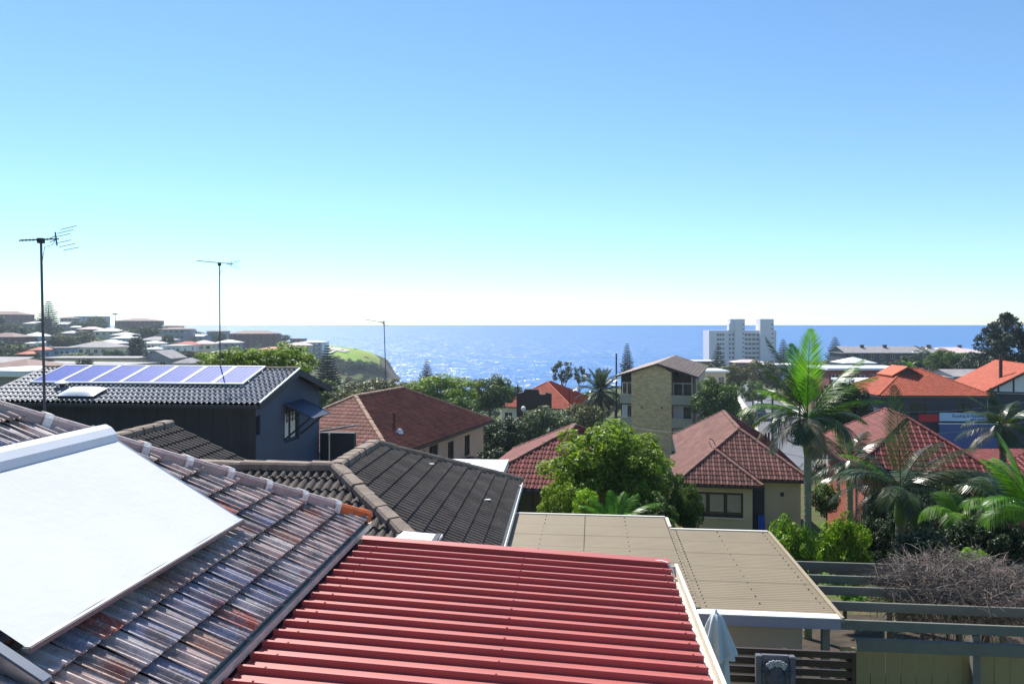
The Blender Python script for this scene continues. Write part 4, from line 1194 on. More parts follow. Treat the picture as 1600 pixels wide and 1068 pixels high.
for y, h in ((3.2,.75),(4.4,.55)): MB().tube([(1.9,y,hz(-7.6)),(1.9,y,hz(-7.6)+h+.4)], .06, 8).build("vent_pipe", MATS["brown_frame"], H)
MB().box(1.6,1.75,-2.88,-2.83,hz(-8.95),hz(-8.75)).build("wall_lamp", MATS["black_steel"], H)
tw = thing("blue_towel", "bright blue towel hanging in the cottage doorway", "towel", tuple(H.matrix_basis @ V(.62,-3.2,hz(-10.85))), 10)
MB().add([(-.2+.04*i, .02*math.sin(i*1.3), z) for z in (.1,.5,.95) for i in range(9)], [(j*9+i,j*9+i+1,(j+1)*9+i+1,(j+1)*9+i) for j in range(2) for i in range(8)]).build("cloth", MATS["blue_plastic"], tw, smooth=True)

# curved white-edged parapet behind the cottage
cp = P(1098,675,62); CB = -15
CPT = thing("curved_parapet_building", "building with a curved white-edged parapet showing behind the cottage roof", "building", (cp.x,62,CB), 10)
def arc(cx, cz, r, a0, a1, n): return [(cx+r*math.cos(R(a0+(a1-a0)*i/n)), cz+r*math.sin(R(a0+(a1-a0)*i/n))) for i in range(n+1)]
cz0 = -9.9-CB
out = [(-1.9,0),(-1.9,cz0+.1)] + arc(-.95,cz0+.05,.95,180,75,8) + arc(.6,cz0+.75,.85,165,15,10) + [(1.75,cz0+.7),(2.6,cz0+.2),(2.6,0)]
MB().prism([(x,0,z) for x, z in out], (0,.3,0)).build("parapet", MATS["dark_brick"], CPT)
MB().tube([(x,.15,z+.02) for x, z in out[1:-1]], .07, 6).build("coping", MATS["white_paint"], CPT)
MB().box(-1.8,2.5,.3,9,0,cz0-.5).build("wall", MATS["dark_brick"], CPT)

# red brick house among the palms
OB = -12.6; oz = zwin(OB)
O = house("red_brick_house", "red brick house with maroon tiled hip roof behind the palms", "house", (16.96,37,OB), 12, -.5,5.6,-.5,9.5, oz(-6.85), 0,
      MATS["red_brick"], MATS["dark_brick"], 35, "hip", tiles=MATS["maroon_tile"], capm=MATS["maroon_tile"], gut=MATS["brown_frame"], over=.5,
      wins=[yw(1.5,3.1,-9.3,-7.8,OB)], left_wins=[yw(7.2,7.8,-9.6,-7.6,OB), yw(5.4,6.0,-9.6,-7.6,OB), yw(2.8,3.5,-9.6,-7.6,OB)], visible=(0,1,3))

wp, wl2 = hip_planes(5.2,12.5,.5,8.0, oz(-7.15), 11)
roof_solid(MB(), wp).build("wing_roof", MATS["dark_brick"], O)
for i in (0,1,2,3): tile_plane(O, wp[i][0], wp[i][1], "simple", .3, .32, .03, MATS["maroon_tile"], seed=70+i)
MB().box(5.15,12.1,.95,7.6,0,oz(-7.25)).build("wing_wall", MATS["red_brick"], O)
# far side of the gardens: orange hip roof house
JB = -19; jz = zwin(JB)
house("orange_roof_house", "white house with bright orange tiled hip roof beside the date palm", "house", (8.5,105,JB), 21, -11.5,0,0,13, jz(-11.6), 0,
      MATS["white_render"], MATS["dark_brick"], 29, "hip", tiles=MATS["orange_tile"], capm=MATS["orange_cap_far"], over=.6, frame=MATS["white_paint"],
      wins=[yw(.4,1.6,-14,-12.4,JB), yw(3.0,4.4,-14,-12.4,JB), yw(8.6,10,-14,-12.4,JB)], visible=(0,1))
vp = thing("roof_vent_pipes", "pair of cream vent pipes on the orange roof's left end", "vent", tuple(P(789,640,108)))
MB().tube([(-.3,0,-.3),(-.3,0,1.4)], .07, 8).build("pipe", MATS["cream_gutter"], vp); MB().tube([(.35,0,-.3),(.35,0,2.2)], .08, 8).build("pipe", MATS["cream_gutter"], vp)
db = P(835,640,99)
DK = thing("dark_parapet_building", "dark brown stepped parapet in front of the orange roof", "building", (db.x,99,-20), 4)
dz = 20
MB().prism([(-2.3,0,0),(2.2,0,0),(2.2,0,dz-8.9),(1.5,0,dz-8.75),(1.4,0,dz-9.0),(.6,0,dz-9.0),(.5,0,dz-8.4),(.2,0,dz-8.35),(-1.3,0,dz-8.35),(-1.4,0,dz-8.7),(-2.3,0,dz-8.9)], (0,1.2,0)).build("parapet", MATS["dark_brick"], DK)
MB().box(-2.32,2.22,-.05,1.25,dz-11.05,dz-10.9).build("coping", MATS["brown_frame"], DK)

# red hip roof behind the big round tree
MBz = -11.4; mz = zwin(MBz)
house("maroon_roof_house", "house with dark red tiled roof half hidden behind the round leafy tree", "house", (-1.75,30,MBz), 12, 0,7,0,9, mz(-6.3), 0,
      MATS["grey_wall"], MATS["dark_brick"], 26.5, "hip", tiles=MATS["maroon_tile"], capm=MATS["cottage_cap"], gut=MATS["charcoal_trim"], over=.4, frame=MATS["charcoal_trim"],
      wins=[yw(1.5,2.7,-7.9,-6.55,MBz), yw(3.6,4.8,-7.9,-6.55,MBz)], left_wins=[yw(2,3,-7.9,-6.6,MBz)], visible=(0,1,3), cap_join=False)
ml = thing("garden_wall", "low white-capped garden wall beside the tan roof's far edge", "wall", tuple(P(845,800,22)) , 6)
MB().box(-1.2,1.4,0,.18,-5,-.25).build("body", MATS["grey_wall"], ml); MB().box(-1.25,1.45,-.04,.22,-.25,-.14).build("coping", MATS["white_paint"], ml)
fr = thing("metal_railing", "grey metal railing behind the white sheet roof", "railing", tuple(P(752,735,33)), 6)
for z in (.05,.45): MB().bar(V(0,0,z),V(3.2,.1,z),.04,.04).build("rail", MATS["rail_steel"], fr)
for i in range(4): MB().tube([(1.05*i,.03*i,-1.2),(1.05*i,.03*i,.47)], .025, 6).build("post", MATS["rail_steel"], fr)

# apartment block of tan brick
AB = -20.0; abz = lambda z: z-AB
fx = P(968,587,98)
AP = thing("brick_apartments", "tan brick apartment block with shallow gable roof and stacked balconies", "building", (fx.x,98,AB), 17)
W_, D_ = 9.4, 26.0; ze_ = abz(-6.5); zr_ = abz(-4.9)
MB().box(1.5,6.5,0,D_,0,ze_+.35).prism([(1.5,0,ze_+.35),(6.5,0,ze_+.35),(6.5,0,ze_+.55),(4.7,0,zr_-.15),(1.5,0,ze_+.35)][:4], (0,.3,0)).build("brick_wall", MATS["tan_brick"], AP)
MB().box(0,1.5,1.3,D_,0,ze_-.05).box(6.5,9.1,1.6,D_,0,ze_-.05).build("recess_wall", MATS["dark_brick"], AP)
MB().box(9.1,9.3,2.5,D_,0,ze_-.05).build("side_wall", MATS["beige_panel"], AP)
pr = [V(-.35,-.5,ze_), V(W_/2,-.5,zr_), V(W_+.35,-.5,ze_)]
ro = MB()
for a, b in ((pr[0],pr[1]),(pr[1],pr[2])):
    ro.prism([a, b, b+V(0,D_+1,0), a+V(0,D_+1,0)], (0,0,-.18))
ro.build("roof", MATS["brown_frame"], AP)
tile_plane(AP, [pr[2], pr[2]+V(0,D_+1,0), pr[1]+V(0,D_+1,0), pr[1]], (0,1,0), "simple", .6, .42, .05, MATS["apartment_tile"], seed=61)
tile_plane(AP, [pr[0]+V(0,D_+1,0), pr[0], pr[1], pr[1]+V(0,D_+1,0)], (0,1,0), "simple", .6, .42, .05, MATS["apartment_tile"], seed=62)
for f in range(5):
    zf_ = ze_ - .35 - 2.9*(f+1)
    for (a, b, dep) in ((.05,1.5,1.3),(6.5,9.1,1.6)):
        MB().box(a,b,.05,dep,zf_-.1,zf_+.1).build("balcony_floor", MATS["concrete"], AP)
        MB().box(a,b-.02,-.02,.1,zf_-.25,zf_+.95).build("balcony_parapet", MATS["beige_panel"], AP)
        mid = (a+b)/2
        fr_ = MB().box(a+.1,a+.18,dep-.06,dep-.01,zf_+.1,zf_+2.35).box(mid-.04,mid+.04,dep-.06,dep-.01,zf_+.1,zf_+2.35).box(b-.14,b-.06,dep-.06,dep-.01,zf_+.1,zf_+2.35).box(a+.18,b-.14,dep-.06,dep-.01,zf_+2.27,zf_+2.35).build("sliding_door", MATS["white_paint"], AP)
        MB().box(a+.18,mid-.04,dep-.04,dep-.02,zf_+.1,zf_+2.27).build("pane", MATS["curtain"] if f in (1,2) else MATS["glass"], fr_)
        MB().box(mid+.04,b-.14,dep-.04,dep-.02,zf_+.1,zf_+2.27).build("pane", MATS["glass"], fr_)
    MB().box(9.1,9.9,3.0,4.4,zf_-.1,zf_+.95).build("side_balcony", MATS["beige_panel"], AP)
    MB().box(9.1,9.9,9.0,11,zf_-.1,zf_+.95).build("side_balcony", MATS["beige_panel"], AP)
    if f in (1,):
        for x in (2.7,5.2): MB().box(x,x+.22,-.04,-.005,zf_+2.1,zf_+2.3).build("air_brick", MATS["brown_frame"], AP)
MB().box(8.95,9.1,-.02,.12,0,ze_-.02).build("corner_post", MATS["beige_panel"], AP)
for y in (1.9,5.5,8): MB().tube([(9.38,y,0),(9.38,y,ze_)], .07, 6).build("downpipe", MATS["beige_panel"], AP)

# orange roof house with the banner, and the half-timbered gable beside it
PB = -17; pzz = zwin(PB)
px0 = P(1372,617,85); pw_ = (1550-1372)/F*85
PH = house("banner_house", "dark brick house with bright orange tiled roof and a roofing banner", "house", (px0.x,85,PB), 2, 0,pw_,0,11, pzz(-7.85), 0,
      MATS["navy_wall"], MATS["dark_brick"], 26, "hip", tiles=MATS["orange_tile"], capm=MATS["orange_cap_far"], over=.5, frame=MATS["brown_frame"],
      wins=[yw(3.2,5.0,-10.1,-8.7,PB), yw(8.3,9.1,-10.2,-8.7,PB), yw(9.2,9.9,-10.2,-8.7,PB)], left_wins=[yw(3,4.2,-10,-8.6,PB)], visible=(0,1,3))
gx = P(1440,580,88)
gl = MB(); lx = 5.1
gl.prism([(lx-1.5,4.2,pzz(-5.75)),(lx+1.5,4.2,pzz(-5.75)),(lx,4.2,pzz(-4.9))], (0,.3,0)).build("gablet", MATS["brown_frame"], PH)
gr = MB()
for s in (-1,1): gr.prism([(lx,3.9,pzz(-4.82)),(lx+s*1.8,3.9,pzz(-5.85)),(lx+s*1.8,8,pzz(-5.85)),(lx,8,pzz(-4.82))], (0,0,-.12))
gr.build("gablet_roof", MATS["orange_cap_far"], PH)
bn = thing("roofing_banner", "long pale blue banner reading Roofing and Repairs on the dark house wall", "banner", tuple(P(1468,657.5,84.2)), 2)
bw = (1540-1468)/F*84.2; bh_ = .92
MB().box(0,bw,0,.05,0,bh_).build("board", MATS["banner_blue"], bn)
MB().prism([(bw*.3,-.012,.08),(bw*.62,-.012,.36),(bw*.8,-.012,.12),(bw*.62,-.012,.24)], (0,.01,0)).build("swoosh", MATS["white_paint"], bn)
def lettering(txt, size, m, parent, loc):
    c = bpy.data.curves.new("lettering", 'FONT'); c.body = txt; c.size = size; c.extrude = .006
    tmp = bpy.data.objects.new("tmp", c); COL.objects.link(tmp)
    me = bpy.data.meshes.new_from_object(tmp.evaluated_get(bpy.context.evaluated_depsgraph_get()))
    bpy.data.objects.remove(tmp)
    me.materials.clear(); me.materials.append(m)
    o = obj("lettering", me, parent, loc); o.rotation_euler = (R(90), 0, 0); return o
lettering("Roofing & Repairs", .46, MATS["ink_blue"], bn, (bw*.27, -.016, .42))
MB().box(bw*.66,bw*.78,-.02,-.012,.12,.24).box(bw*.80,bw*.96,-.02,-.012,.12,.24).build("small_print", MATS["ink_blue"], bn)
bd = thing("red_banner", "plain red banner strip beside the roofing banner", "banner", tuple(P(1436,657.5,84.2)), 2)
MB().box(0,2.15,0,.05,-.05,.75).build("board", MATS["banner_red"], bd)
sb = thing("blue_shopfront", "blue painted shopfront wall under the roofing banner", "wall", tuple(P(1468,690,84)), 2)
MB().box(0,6.2,0,.12,-3,1.95).build("panel", MATS["sign_base"], sb); MB().box(-.05,6.25,-.02,.14,1.95,2.05).build("coping", MATS["white_paint"], sb)

QB = -16; qz = zwin(QB)
QH = house("half_timbered_house", "house with orange tiled roof and white half-timbered gable behind the right-hand palms", "house", (P(1550,612,92).x-.9,92,QB), 16, 0,11,0,15, qz(-8.05), 0,
      MATS["navy_wall"], MATS["dark_brick"], 30, "gable_y", tiles=MATS["orange_tile"], capm=MATS["orange_cap_far"], over=.5, frame=MATS["brown_frame"])
qe = qz(-8.05); q30 = math.tan(R(30))
MB().prism([(.7,.47,qe+.05),(10.3,.47,qe+.05),(5.5,.47,qe+5.5*q30-.35)], (0,.025,0)).build("gable_panel", MATS["white_render"], QH)
for x in (1.6,3.2,5.5,7.8,9.4):
    hgt = min(x-.1, 11-x-.1)*q30*.86
    MB().box(x-.09,x+.09,.42,.468,qe,qe+hgt).build("timber_stud", MATS["brown_frame"], QH)
MB().box(.5,10.5,.40,.468,qe-.25,qe-.02).build("timber_beam", MATS["brown_frame"], QH)
for s, (xa, xb) in enumerate(((0,5.5),(11,5.5))):
    MB().prism([(xa,-.02,qe-.02),(xb,-.02,qe+5.5*q30),(xb,-.02,qe-.25+5.5*q30),(xa,-.02,qe-.27)], (0,.04,0)).build("barge_board", MATS["brown_frame"], QH)
MB().tube([(2.6,3,qe+1.2),(2.6,3,qe+4.4)], .2, 8).build("flue", MATS["brown_frame"], QH)

# small white building with outdoor stairs
wb = P(1341,650,95)
WB = thing("white_stair_building", "small white building with white stairs and dark awnings", "building", (wb.x,95,-18), 4)
MB().box(0,4.2,1.4,9,0,18-7.4).build("wall", MATS["white_render"], WB)
MB().box(-.2,4.6,1.1,9.2,18-7.4,18-7.15).build("roof", MATS["white_metal"], WB)
MB().box(-.4,.1,0,2,0,18-8.6).build("end_wall", MATS["white_render"], WB)
for i in range(8): MB().box(.4+.33*i,.4+.33*i+.34,.2,1.35,0,18-11.6+.28*(7-i)).build("stair_step", MATS["white_render"], WB)
MB().bar(V(.4,.22,18-8.9),V(3.0,.22,18-10.9),.05,.05).build("handrail", MATS["black_steel"], WB)
for z in (18-9.6,18-10.9): MB().box(1.9,3.4,1.32,1.39,z,z+.9).build("window", MATS["glass"], WB)

# pixel-placed houses of the middle and far distance
def px_house(name, label, px0_, px1_, pye, d, depth, wall, roof, pitch=22, kind="hip", floors=1, rot=0, nwin=3, group=None, cat="house", over=.5, tilesm=None, frame=None, balcony=False):
    a = P(px0_, pye, d); w = (px1_-px0_)/F*d; zt = a.z
    zb = min(min(terr(a.x, d), terr(a.x+w, d))-1.5, zt - 2.9*floors)
    wins = []; wn_ = w-2*over
    for f in range(floors):
        for i in range(nwin):
            c = wn_*(i+.5)/nwin; hw = min(.75, wn_/nwin*.32)
            wins.append((c-hw, c+hw, zt-zb-.75-1.3-2.9*f, zt-zb-.75-2.9*f))
    t = house(name, label, cat, (a.x, d, zb), rot, 0, w, 0, depth, zt-zb, 0, MATS[wall], MATS[roof], pitch, kind, wins=wins, group=group, over=over, frame=MATS[frame] if frame else None,
              side_wins=[(depth*.3, depth*.3+1.2, zt-zb-2.05, zt-zb-.75)] if depth > 5 else ())
    if balcony:
        for f in range(floors):
            MB().box(.6,w-.6,-.9,.42,zt-zb-2.9*(f+1)+.1,zt-zb-2.9*(f+1)+.25).build("balcony_floor", MATS["concrete"], t)
            MB().box(.6,w-.6,-.94,-.88,zt-zb-2.9*(f+1)+.25,zt-zb-2.9*(f+1)+1.2).build("balcony_glass", MATS["glass_blue"], t)
    return t
WC = "white-roofed houses on the far hillside"
HH = [  # px0, px1, py of eave, distance, depth, wall, roof, pitch, kind, floors, windows, label
 (-40,32,491,500,16,"far_red_brick","far_roof_brown",16,"hip",3,6,"brown brick flats with grey-brown roof on the crest behind the tall pine"),
 (34,64,505,430,9,"grey_wall","far_roof_white",14,"hip",1,3,"white-roofed grey cottage immediately left of the tall pine"),
 (113,158,494,560,14,"blue_render","far_roof_green",5,"hip",2,6,"long pale green roofed block on the crest of the hill"),
 (92,114,496.5,545,10,"grey_wall","far_roof_brown",12,"hip",2,3,"small purplish roofed block next to the pale green roofed block"),
 (178,238,501,520,18,"far_red_brick","far_roof_brown",12,"hip",2,7,"long brown brick block with low hipped roof on the crest"),
 (88,106,506,450,8,"grey_wall","far_roof_white",16,"gable_x",1,2,None),
 (108,136,511,420,8,"grey_wall","far_roof_white",10,"gable_x",1,3,None),
 (118,154,514,400,9,"dark_brick","far_roof_pink",16,"hip",1,3,"pinkish white roof over dark walls on the hillside"),
 (144,184,517,390,10,"cream_render","far_roof_white",18,"hip",1,3,None),
 (171,204,523,350,9,"grey_wall","far_roof_white",16,"hip",1,3,None),
 (94,118,520,380,8,"grey_wall","far_roof_white",16,"hip",1,2,None),
 (31,64,525,330,9,"blue_render","far_roof_white",22,"hip",2,3,"white-roofed pale blue two-storey house below the tall pine"),
 (-30,28,526,320,12,"far_red_brick","far_roof_brown",16,"hip",1,4,"low brown roofed house among trees at the hill's left"),
 (36,50,536,290,6,"white_render","far_roof_white",14,"hip",1,1,None),
 (54,70,535,285,6,"white_render","far_roof_white",14,"hip",1,1,None),
 (72,84,527,340,6,"far_red_brick","far_roof_brown",16,"hip",1,2,"tiny brown cottage just right of the tall pine's foot"),
 (23,44,553,235,7,"navy_wall","far_roof_orange",22,"hip",1,2,"small orange roofed house nearest the hill's foot"),
 (42,66,546.5,240,8,"blue_render","far_roof_orange",20,"hip",2,3,"orange hipped roof over bluish walls beside the small orange roofed house"),
 (105,177,542,262,12,"cream_render","far_roof_grey",18,"hip",1,5,"wide cream bungalow with grey-brown hip roof on the lower hillside"),
 (145,186,536,300,9,"grey_wall","far_roof_white",18,"hip",1,3,None),
 (171,206,528,320,9,"blue_render","far_roof_white",16,"hip",2,4,"two-storey pale blue house with white hip roof"),
 (72,108,544.5,245,7,"blue_render","far_roof_grey",4,"flat",1,4,"flat-roofed bluish house with a row of glazed openings"),
 (219,246,536,290,8,"white_render","far_roof_white",16,"hip",1,3,None),
 (252,280,508.5,430,9,"cream_render","far_roof_white",18,"hip",1,2,"white hipped penthouse roof above the grey apartment block"),
 (243,290,514,418,14,"grey_wall","far_roof_brown",8,"hip",4,5,"grey four-storey apartment block on the hillside"),
 (290,321,525,430,9,"blue_render","far_roof_white",14,"gable_x",1,3,"pale blue cottage with long white gable roof near the red brick flats"),
 (324,351,517,480,10,"grey_wall","far_roof_grey",14,"hip",2,3,"grey two-storey house on the skyline beside the antenna mast"),
 (356,429,521,430,14,"far_red_brick","far_roof_brown",14,"hip",3,7,"red brick flats with grey-brown hip roof at the end of the hill"),
 (334,371,535,340,9,"grey_wall","far_roof_white",16,"hip",1,3,None),
 (264,309,538.5,300,9,"white_render","far_roof_red",16,"hip",1,3,"white cottage with strong red roof on the hillside"),
 (294,331,537,303,9,"cream_render","far_roof_pink",18,"hip",1,3,"cream cottage with pale pink roof next to the strong red roof"),
 (220,252,545,262,8,"white_render","far_roof_white",10,"hip",1,3,None),
 (250,284,541,266,9,"white_render","far_roof_white",3,"flat",2,4,"white flat-roofed modern house with wide glazing"),
 (213,268,531,335,10,"grey_wall","far_roof_grey",16,"hip",1,4,"grey hipped roof amid trees under the grey apartment block"),
 (328,352,550,250,8,"white_render","far_roof_white",14,"hip",1,2,None),
 (397,443,546,280,9,"white_render","far_roof_orange",12,"hip",1,4,"pale house with faded orange roof above the bright green tree"),
 (216,268,560,190,9,"grey_wall","far_roof_grey",26,"gable_y",2,2,"grey gabled house standing in shade at the hill's foot"),
 (268,300,567,180,7,"grey_wall","far_roof_grey",24,"hip",1,2,"small grey hipped roof beside the bright green tree"),
 (60,216,561,185,10,"cream_render","far_roof_grey",3,"flat",1,6,"long low grey flat-roofed building behind the solar panels"),
 (30,225,570,150,9,"white_render","far_roof_grey",3,"flat",1,7,"long low pale flat-roofed building closest behind the solar panels"),
 (-50,30,566,125,9,"cream_render","far_roof_grey",10,"gable_x",1,4,"low grey gable roof behind the charcoal house"),
 (-60,62,577,100,10,"far_red_brick","far_roof_brown",14,"hip",1,4,"brown tiled roof just above the white flat roof"),
 (-60,61,587,46,5,"grey_wall","white_metal",2,"flat",1,3,"white flat roof on dark walls left of the charcoal house"),
]
hill_px = []
for (a, b, ye, d, dep, wl_, rf, pt_, kd, fl, nw, lab) in HH:
    hill_px.append((a, b, ye, d))
    px_house("hill_house" if fl < 3 else "apartment_block", lab or "white-roofed cottage scattered on the far hillside", a, b, ye, d, dep, wl_, rf, pt_, kd, fl, rot=random.Random(int(a+ye)).uniform(-6, 14), nwin=nw,
             group=None if lab else WC, cat="house" if fl < 3 else "building", balcony=(fl == 2 and kd == "flat"))
px_house("clifftop_house", "white clifftop building with flat pale roof beside the headland grass", 466,506,534,480,12,"white_render","far_roof_white",6,"hip",3,rot=8,nwin=4,balcony=True)
px_house("clifftop_house", "cream clifftop house with pinkish roof next to the white clifftop building", 444,488,539,475,10,"cream_render","far_roof_pink",18,"hip",2,rot=4,nwin=3)
px_house("clifftop_house", "small dark flat-roofed house on the clifftop skyline", 452,475,529.5,520,8,"dark_brick","far_roof_brown",2,"flat",1,rot=4,nwin=3)

# right-hand distance: long block, white flat roofs, cliff-edge roofs
px_house("terrace_block", "long dark brick block with olive roof below the sea horizon", 1320,1472,551,255,14,"navy_wall","far_roof_grey",16,"gable_x",2,rot=0,nwin=9,cat="building")
px_house("terrace_block", "pale brown hip roofed block beside the big dark conifer", 1452,1548,551,262,14,"grey_wall","far_roof_pink",14,"hip",2,rot=2,nwin=7,cat="building")
for pxx, dd in ((1352,258),(1388,258),(1457,258),(1506,266)):
    c = P(pxx, 549, dd); ch = thing("brick_chimney", "short dark brick chimney on the long block's roof", "chimney", tuple(c+V(0,2.5,0)), group="chimneys on the long dark block")
    MB().box(-.5,.5,-.4,.4,-1.5,2.0).build("stack", MATS["dark_brick"], ch); MB().box(-.6,.6,-.5,.5,2.0,2.2).build("cap", MATS["dark_brick"], ch)
px_house("flat_roof_building", "low building with long bright white flat roof behind the tall palm", 1293,1421,578,128,9,"far_red_brick","white_metal",2,"flat",1,rot=0,nwin=6,cat="building")
px_house("hill_house", "low house with grey roof peeping over the orange roof", 1490,1552,588,110,8,"grey_wall","far_roof_grey",12,"gable_x",1,nwin=3)
px_house("flat_roof_building", "small white edged flat roof next to the apartment block's gable", 1088,1140,582,135,8,"cream_render","white_metal",2,"flat",1,nwin=3,cat="building")
px_house("flat_roof_building", "brownish flat-roofed building in front of the white tower's left corner", 1070,1128,565,300,10,"far_red_brick","far_roof_white",2,"flat",1,nwin=5,cat="building")
px_house("hill_house", "low pink and white roofed house in front of the white tower", 1148,1200,566,290,9,"far_red_brick","far_roof_pink",12,"hip",1,nwin=4)
px_house("hill_house", "low white flat roof peeking beside the tower's pink roofed neighbour", 1193,1250,571,250,9,"blue_render","far_roof_white",2,"flat",1,nwin=4)
px_house("hill_house", "pale hipped roof in the gardens below the long block", 1318,1372,567,205,9,"grey_wall","far_roof_white",18,"hip",1,nwin=3)
px_house("hill_house", "white cottage low among the trees by the big dark conifer", 1508,1540,577,170,7,"white_render","far_roof_white",20,"hip",1,nwin=2)
px_house("hill_house", "little grey cottage tucked in the valley trees", 505,545,618,150,8,"grey_wall","far_roof_grey",20,"hip",1,nwin=2)

# white tower block
TD = 514
tl = P(1108,516,TD); TBz = -28.0
TW = thing("white_tower_block", "white high-rise block with two lift towers above the sea", "building", (tl.x,TD,TBz), 0)
tw_w = (1213-1108)/F*TD; th = tl.z-TBz
def tx(px_): return (px_-1108)/F*TD
mb = MB(); ops_ = []
for f in range(8):
    zt_ = th-2.2-3.05*f
    for (a, b) in ((1120,1124),(1124.6,1128),(1128.6,1132),(1139,1142),(1144,1147.5),(1163,1168),(1169,1174),(1175,1181),(1182,1186),(1187.5,1192),(1193,1196)):
        ops_.append((tx(a), tx(b), zt_-1.5, zt_))
wall_panel(mb, (0,0,0), (1,0,0), tw_w, 0, th, ops_, .6)
wall_panel(mb, (tw_w,0,0), (0,1,0), 16, 0, th, []); wall_panel(mb, (tw_w,16,0), (-1,0,0), tw_w, 0, th, []); wall_panel(mb, (0,16,0), (0,-1,0), 16, 0, th, [])
mb.add([(0,0,th),(tw_w,0,th),(tw_w,16,th),(0,16,th)], [(0,1,2,3)])
mb.build("wall", MATS["tower_white"], TW)
gme = None
for o in ops_:
    w_ = window(TW, (0,0,0), (1,0,0), o, MATS["grey_wall"], MATS["glass"], bars=0, fw=.12, deep=.3)
for (a, b, zt_) in ((1147,1162,7.6),(1186,1207,7.6)):
    MB().box(tx(a),tx(b),-2.6,7,0,th+zt_).build("lift_tower", MATS["tower_white"], TW)
    for f in range(9): MB().box(tx(b)-1.6,tx(b)-.4,-2.64,-2.58,th+zt_-4-3.05*f*1.0,th+zt_-3.2-3.05*f).build("window", MATS["glass"], TW)
MB().box(tx(1140),tx(1147)-.01,-1.6,5,th,th+7.6).build("lift_tower", MATS["tower_white"], TW)
MB().box(tx(1138),tx(1141),-1.8,3,th+.01,th+4.5).build("plant_room", MATS["tower_white"], TW)
for f in range(8):
    zt_ = th-2.2-3.05*f
    MB().box(tx(1162.5),tx(1185.8),-1.2,0-.005,zt_-2.6,zt_-1.6).build("balcony", MATS["tower_white"], TW)
    MB().box(tx(1138),tx(1146.8),-1.0,-.005,zt_-2.6,zt_-1.6).build("balcony", MATS["tower_white"], TW)

# ------------------------------------------------------------------ street: poles, wires, cars
def pole(name, label, px_, py_top, py_bot, d, r=.14, arms=1, lamp=False):
    top_ = P(px_, py_top, d); bot = P(px_, py_bot, d)
    t = thing(name, label, "pole", (bot.x, d, bot.z)); h = top_.z-bot.z
    MB().tube([(0,0,-3),(0,0,h)], [r, r*.75], 10).build("post", MATS["pole_timber"], t)
    for i in range(arms): MB().box(-1.1,1.1,-.06,.06,h-.5-.8*i,h-.38-.8*i).build("cross_arm", MATS["pole_timber"], t)
    for i in range(arms):
        for x in (-1,-.4,.4,1): MB().lathe([(.05,h-.38-.8*i),(.06,h-.3-.8*i),(.03,h-.22-.8*i)], 8, (x,0,0)).build("insulator", MATS["grey_wall"], t)
    if lamp:
        MB().tube([(0,0,h*.55),(.35,0,h*.55+.1)], .03, 6).build("lamp_arm", MATS["pole_timber"], t)
        MB().lathe([(.02,h*.55+.3),(.16,h*.55+.2),(.2,h*.55+.05),(.14,h*.55-.1),(.02,h*.55-.16)], 12, (.45,0,0)).build("globe", MATS["lamp_globe"], t)
    return t
pole("utility_pole", "dark timber power pole standing in the street beyond the cottage", 1207, 612, 690, 112, .18, 1)
pole("lamp_pole", "slim dark pole with a round white lamp in front of the dark parapet", 809, 600, 688, 62, .07, 0, True)
pole("utility_pole", "plain dark timber post near the apartment block's roof", 963, 552, 640, 118, .16, 0)
pole("utility_pole", "thin bare pole rising beside the orange roof", 889.5, 605, 700, 80, .05, 0)
def wire(label, a, b, sag=.6, r=.012):
    a, b = Vector(a), Vector(b); pts = [a.lerp(b, i/14) - V(0,0,sag*4*(i/14)*(1-i/14)) for i in range(15)]
    tag(MB().tube(pts, r, 5).build("overhead_wire", MATS["grey_wall"]), label, "wire")
wire("pale overhead wire crossing behind the brown roofed house and the dark hedge", P(738,676,60), P(990,668,75), .5, .022)
wire("overhead wire running past the apartment block to the cottage roof", P(990,668,75), P(1140,668,66), .4, .02)
wire("overhead wire in front of the roofing banner", P(1290,680,80), P(1620,655,82), .7, .02)
wire("upper overhead wire above the roofing banner", P(1290,640,80), P(1620,625,82), .7, .02)

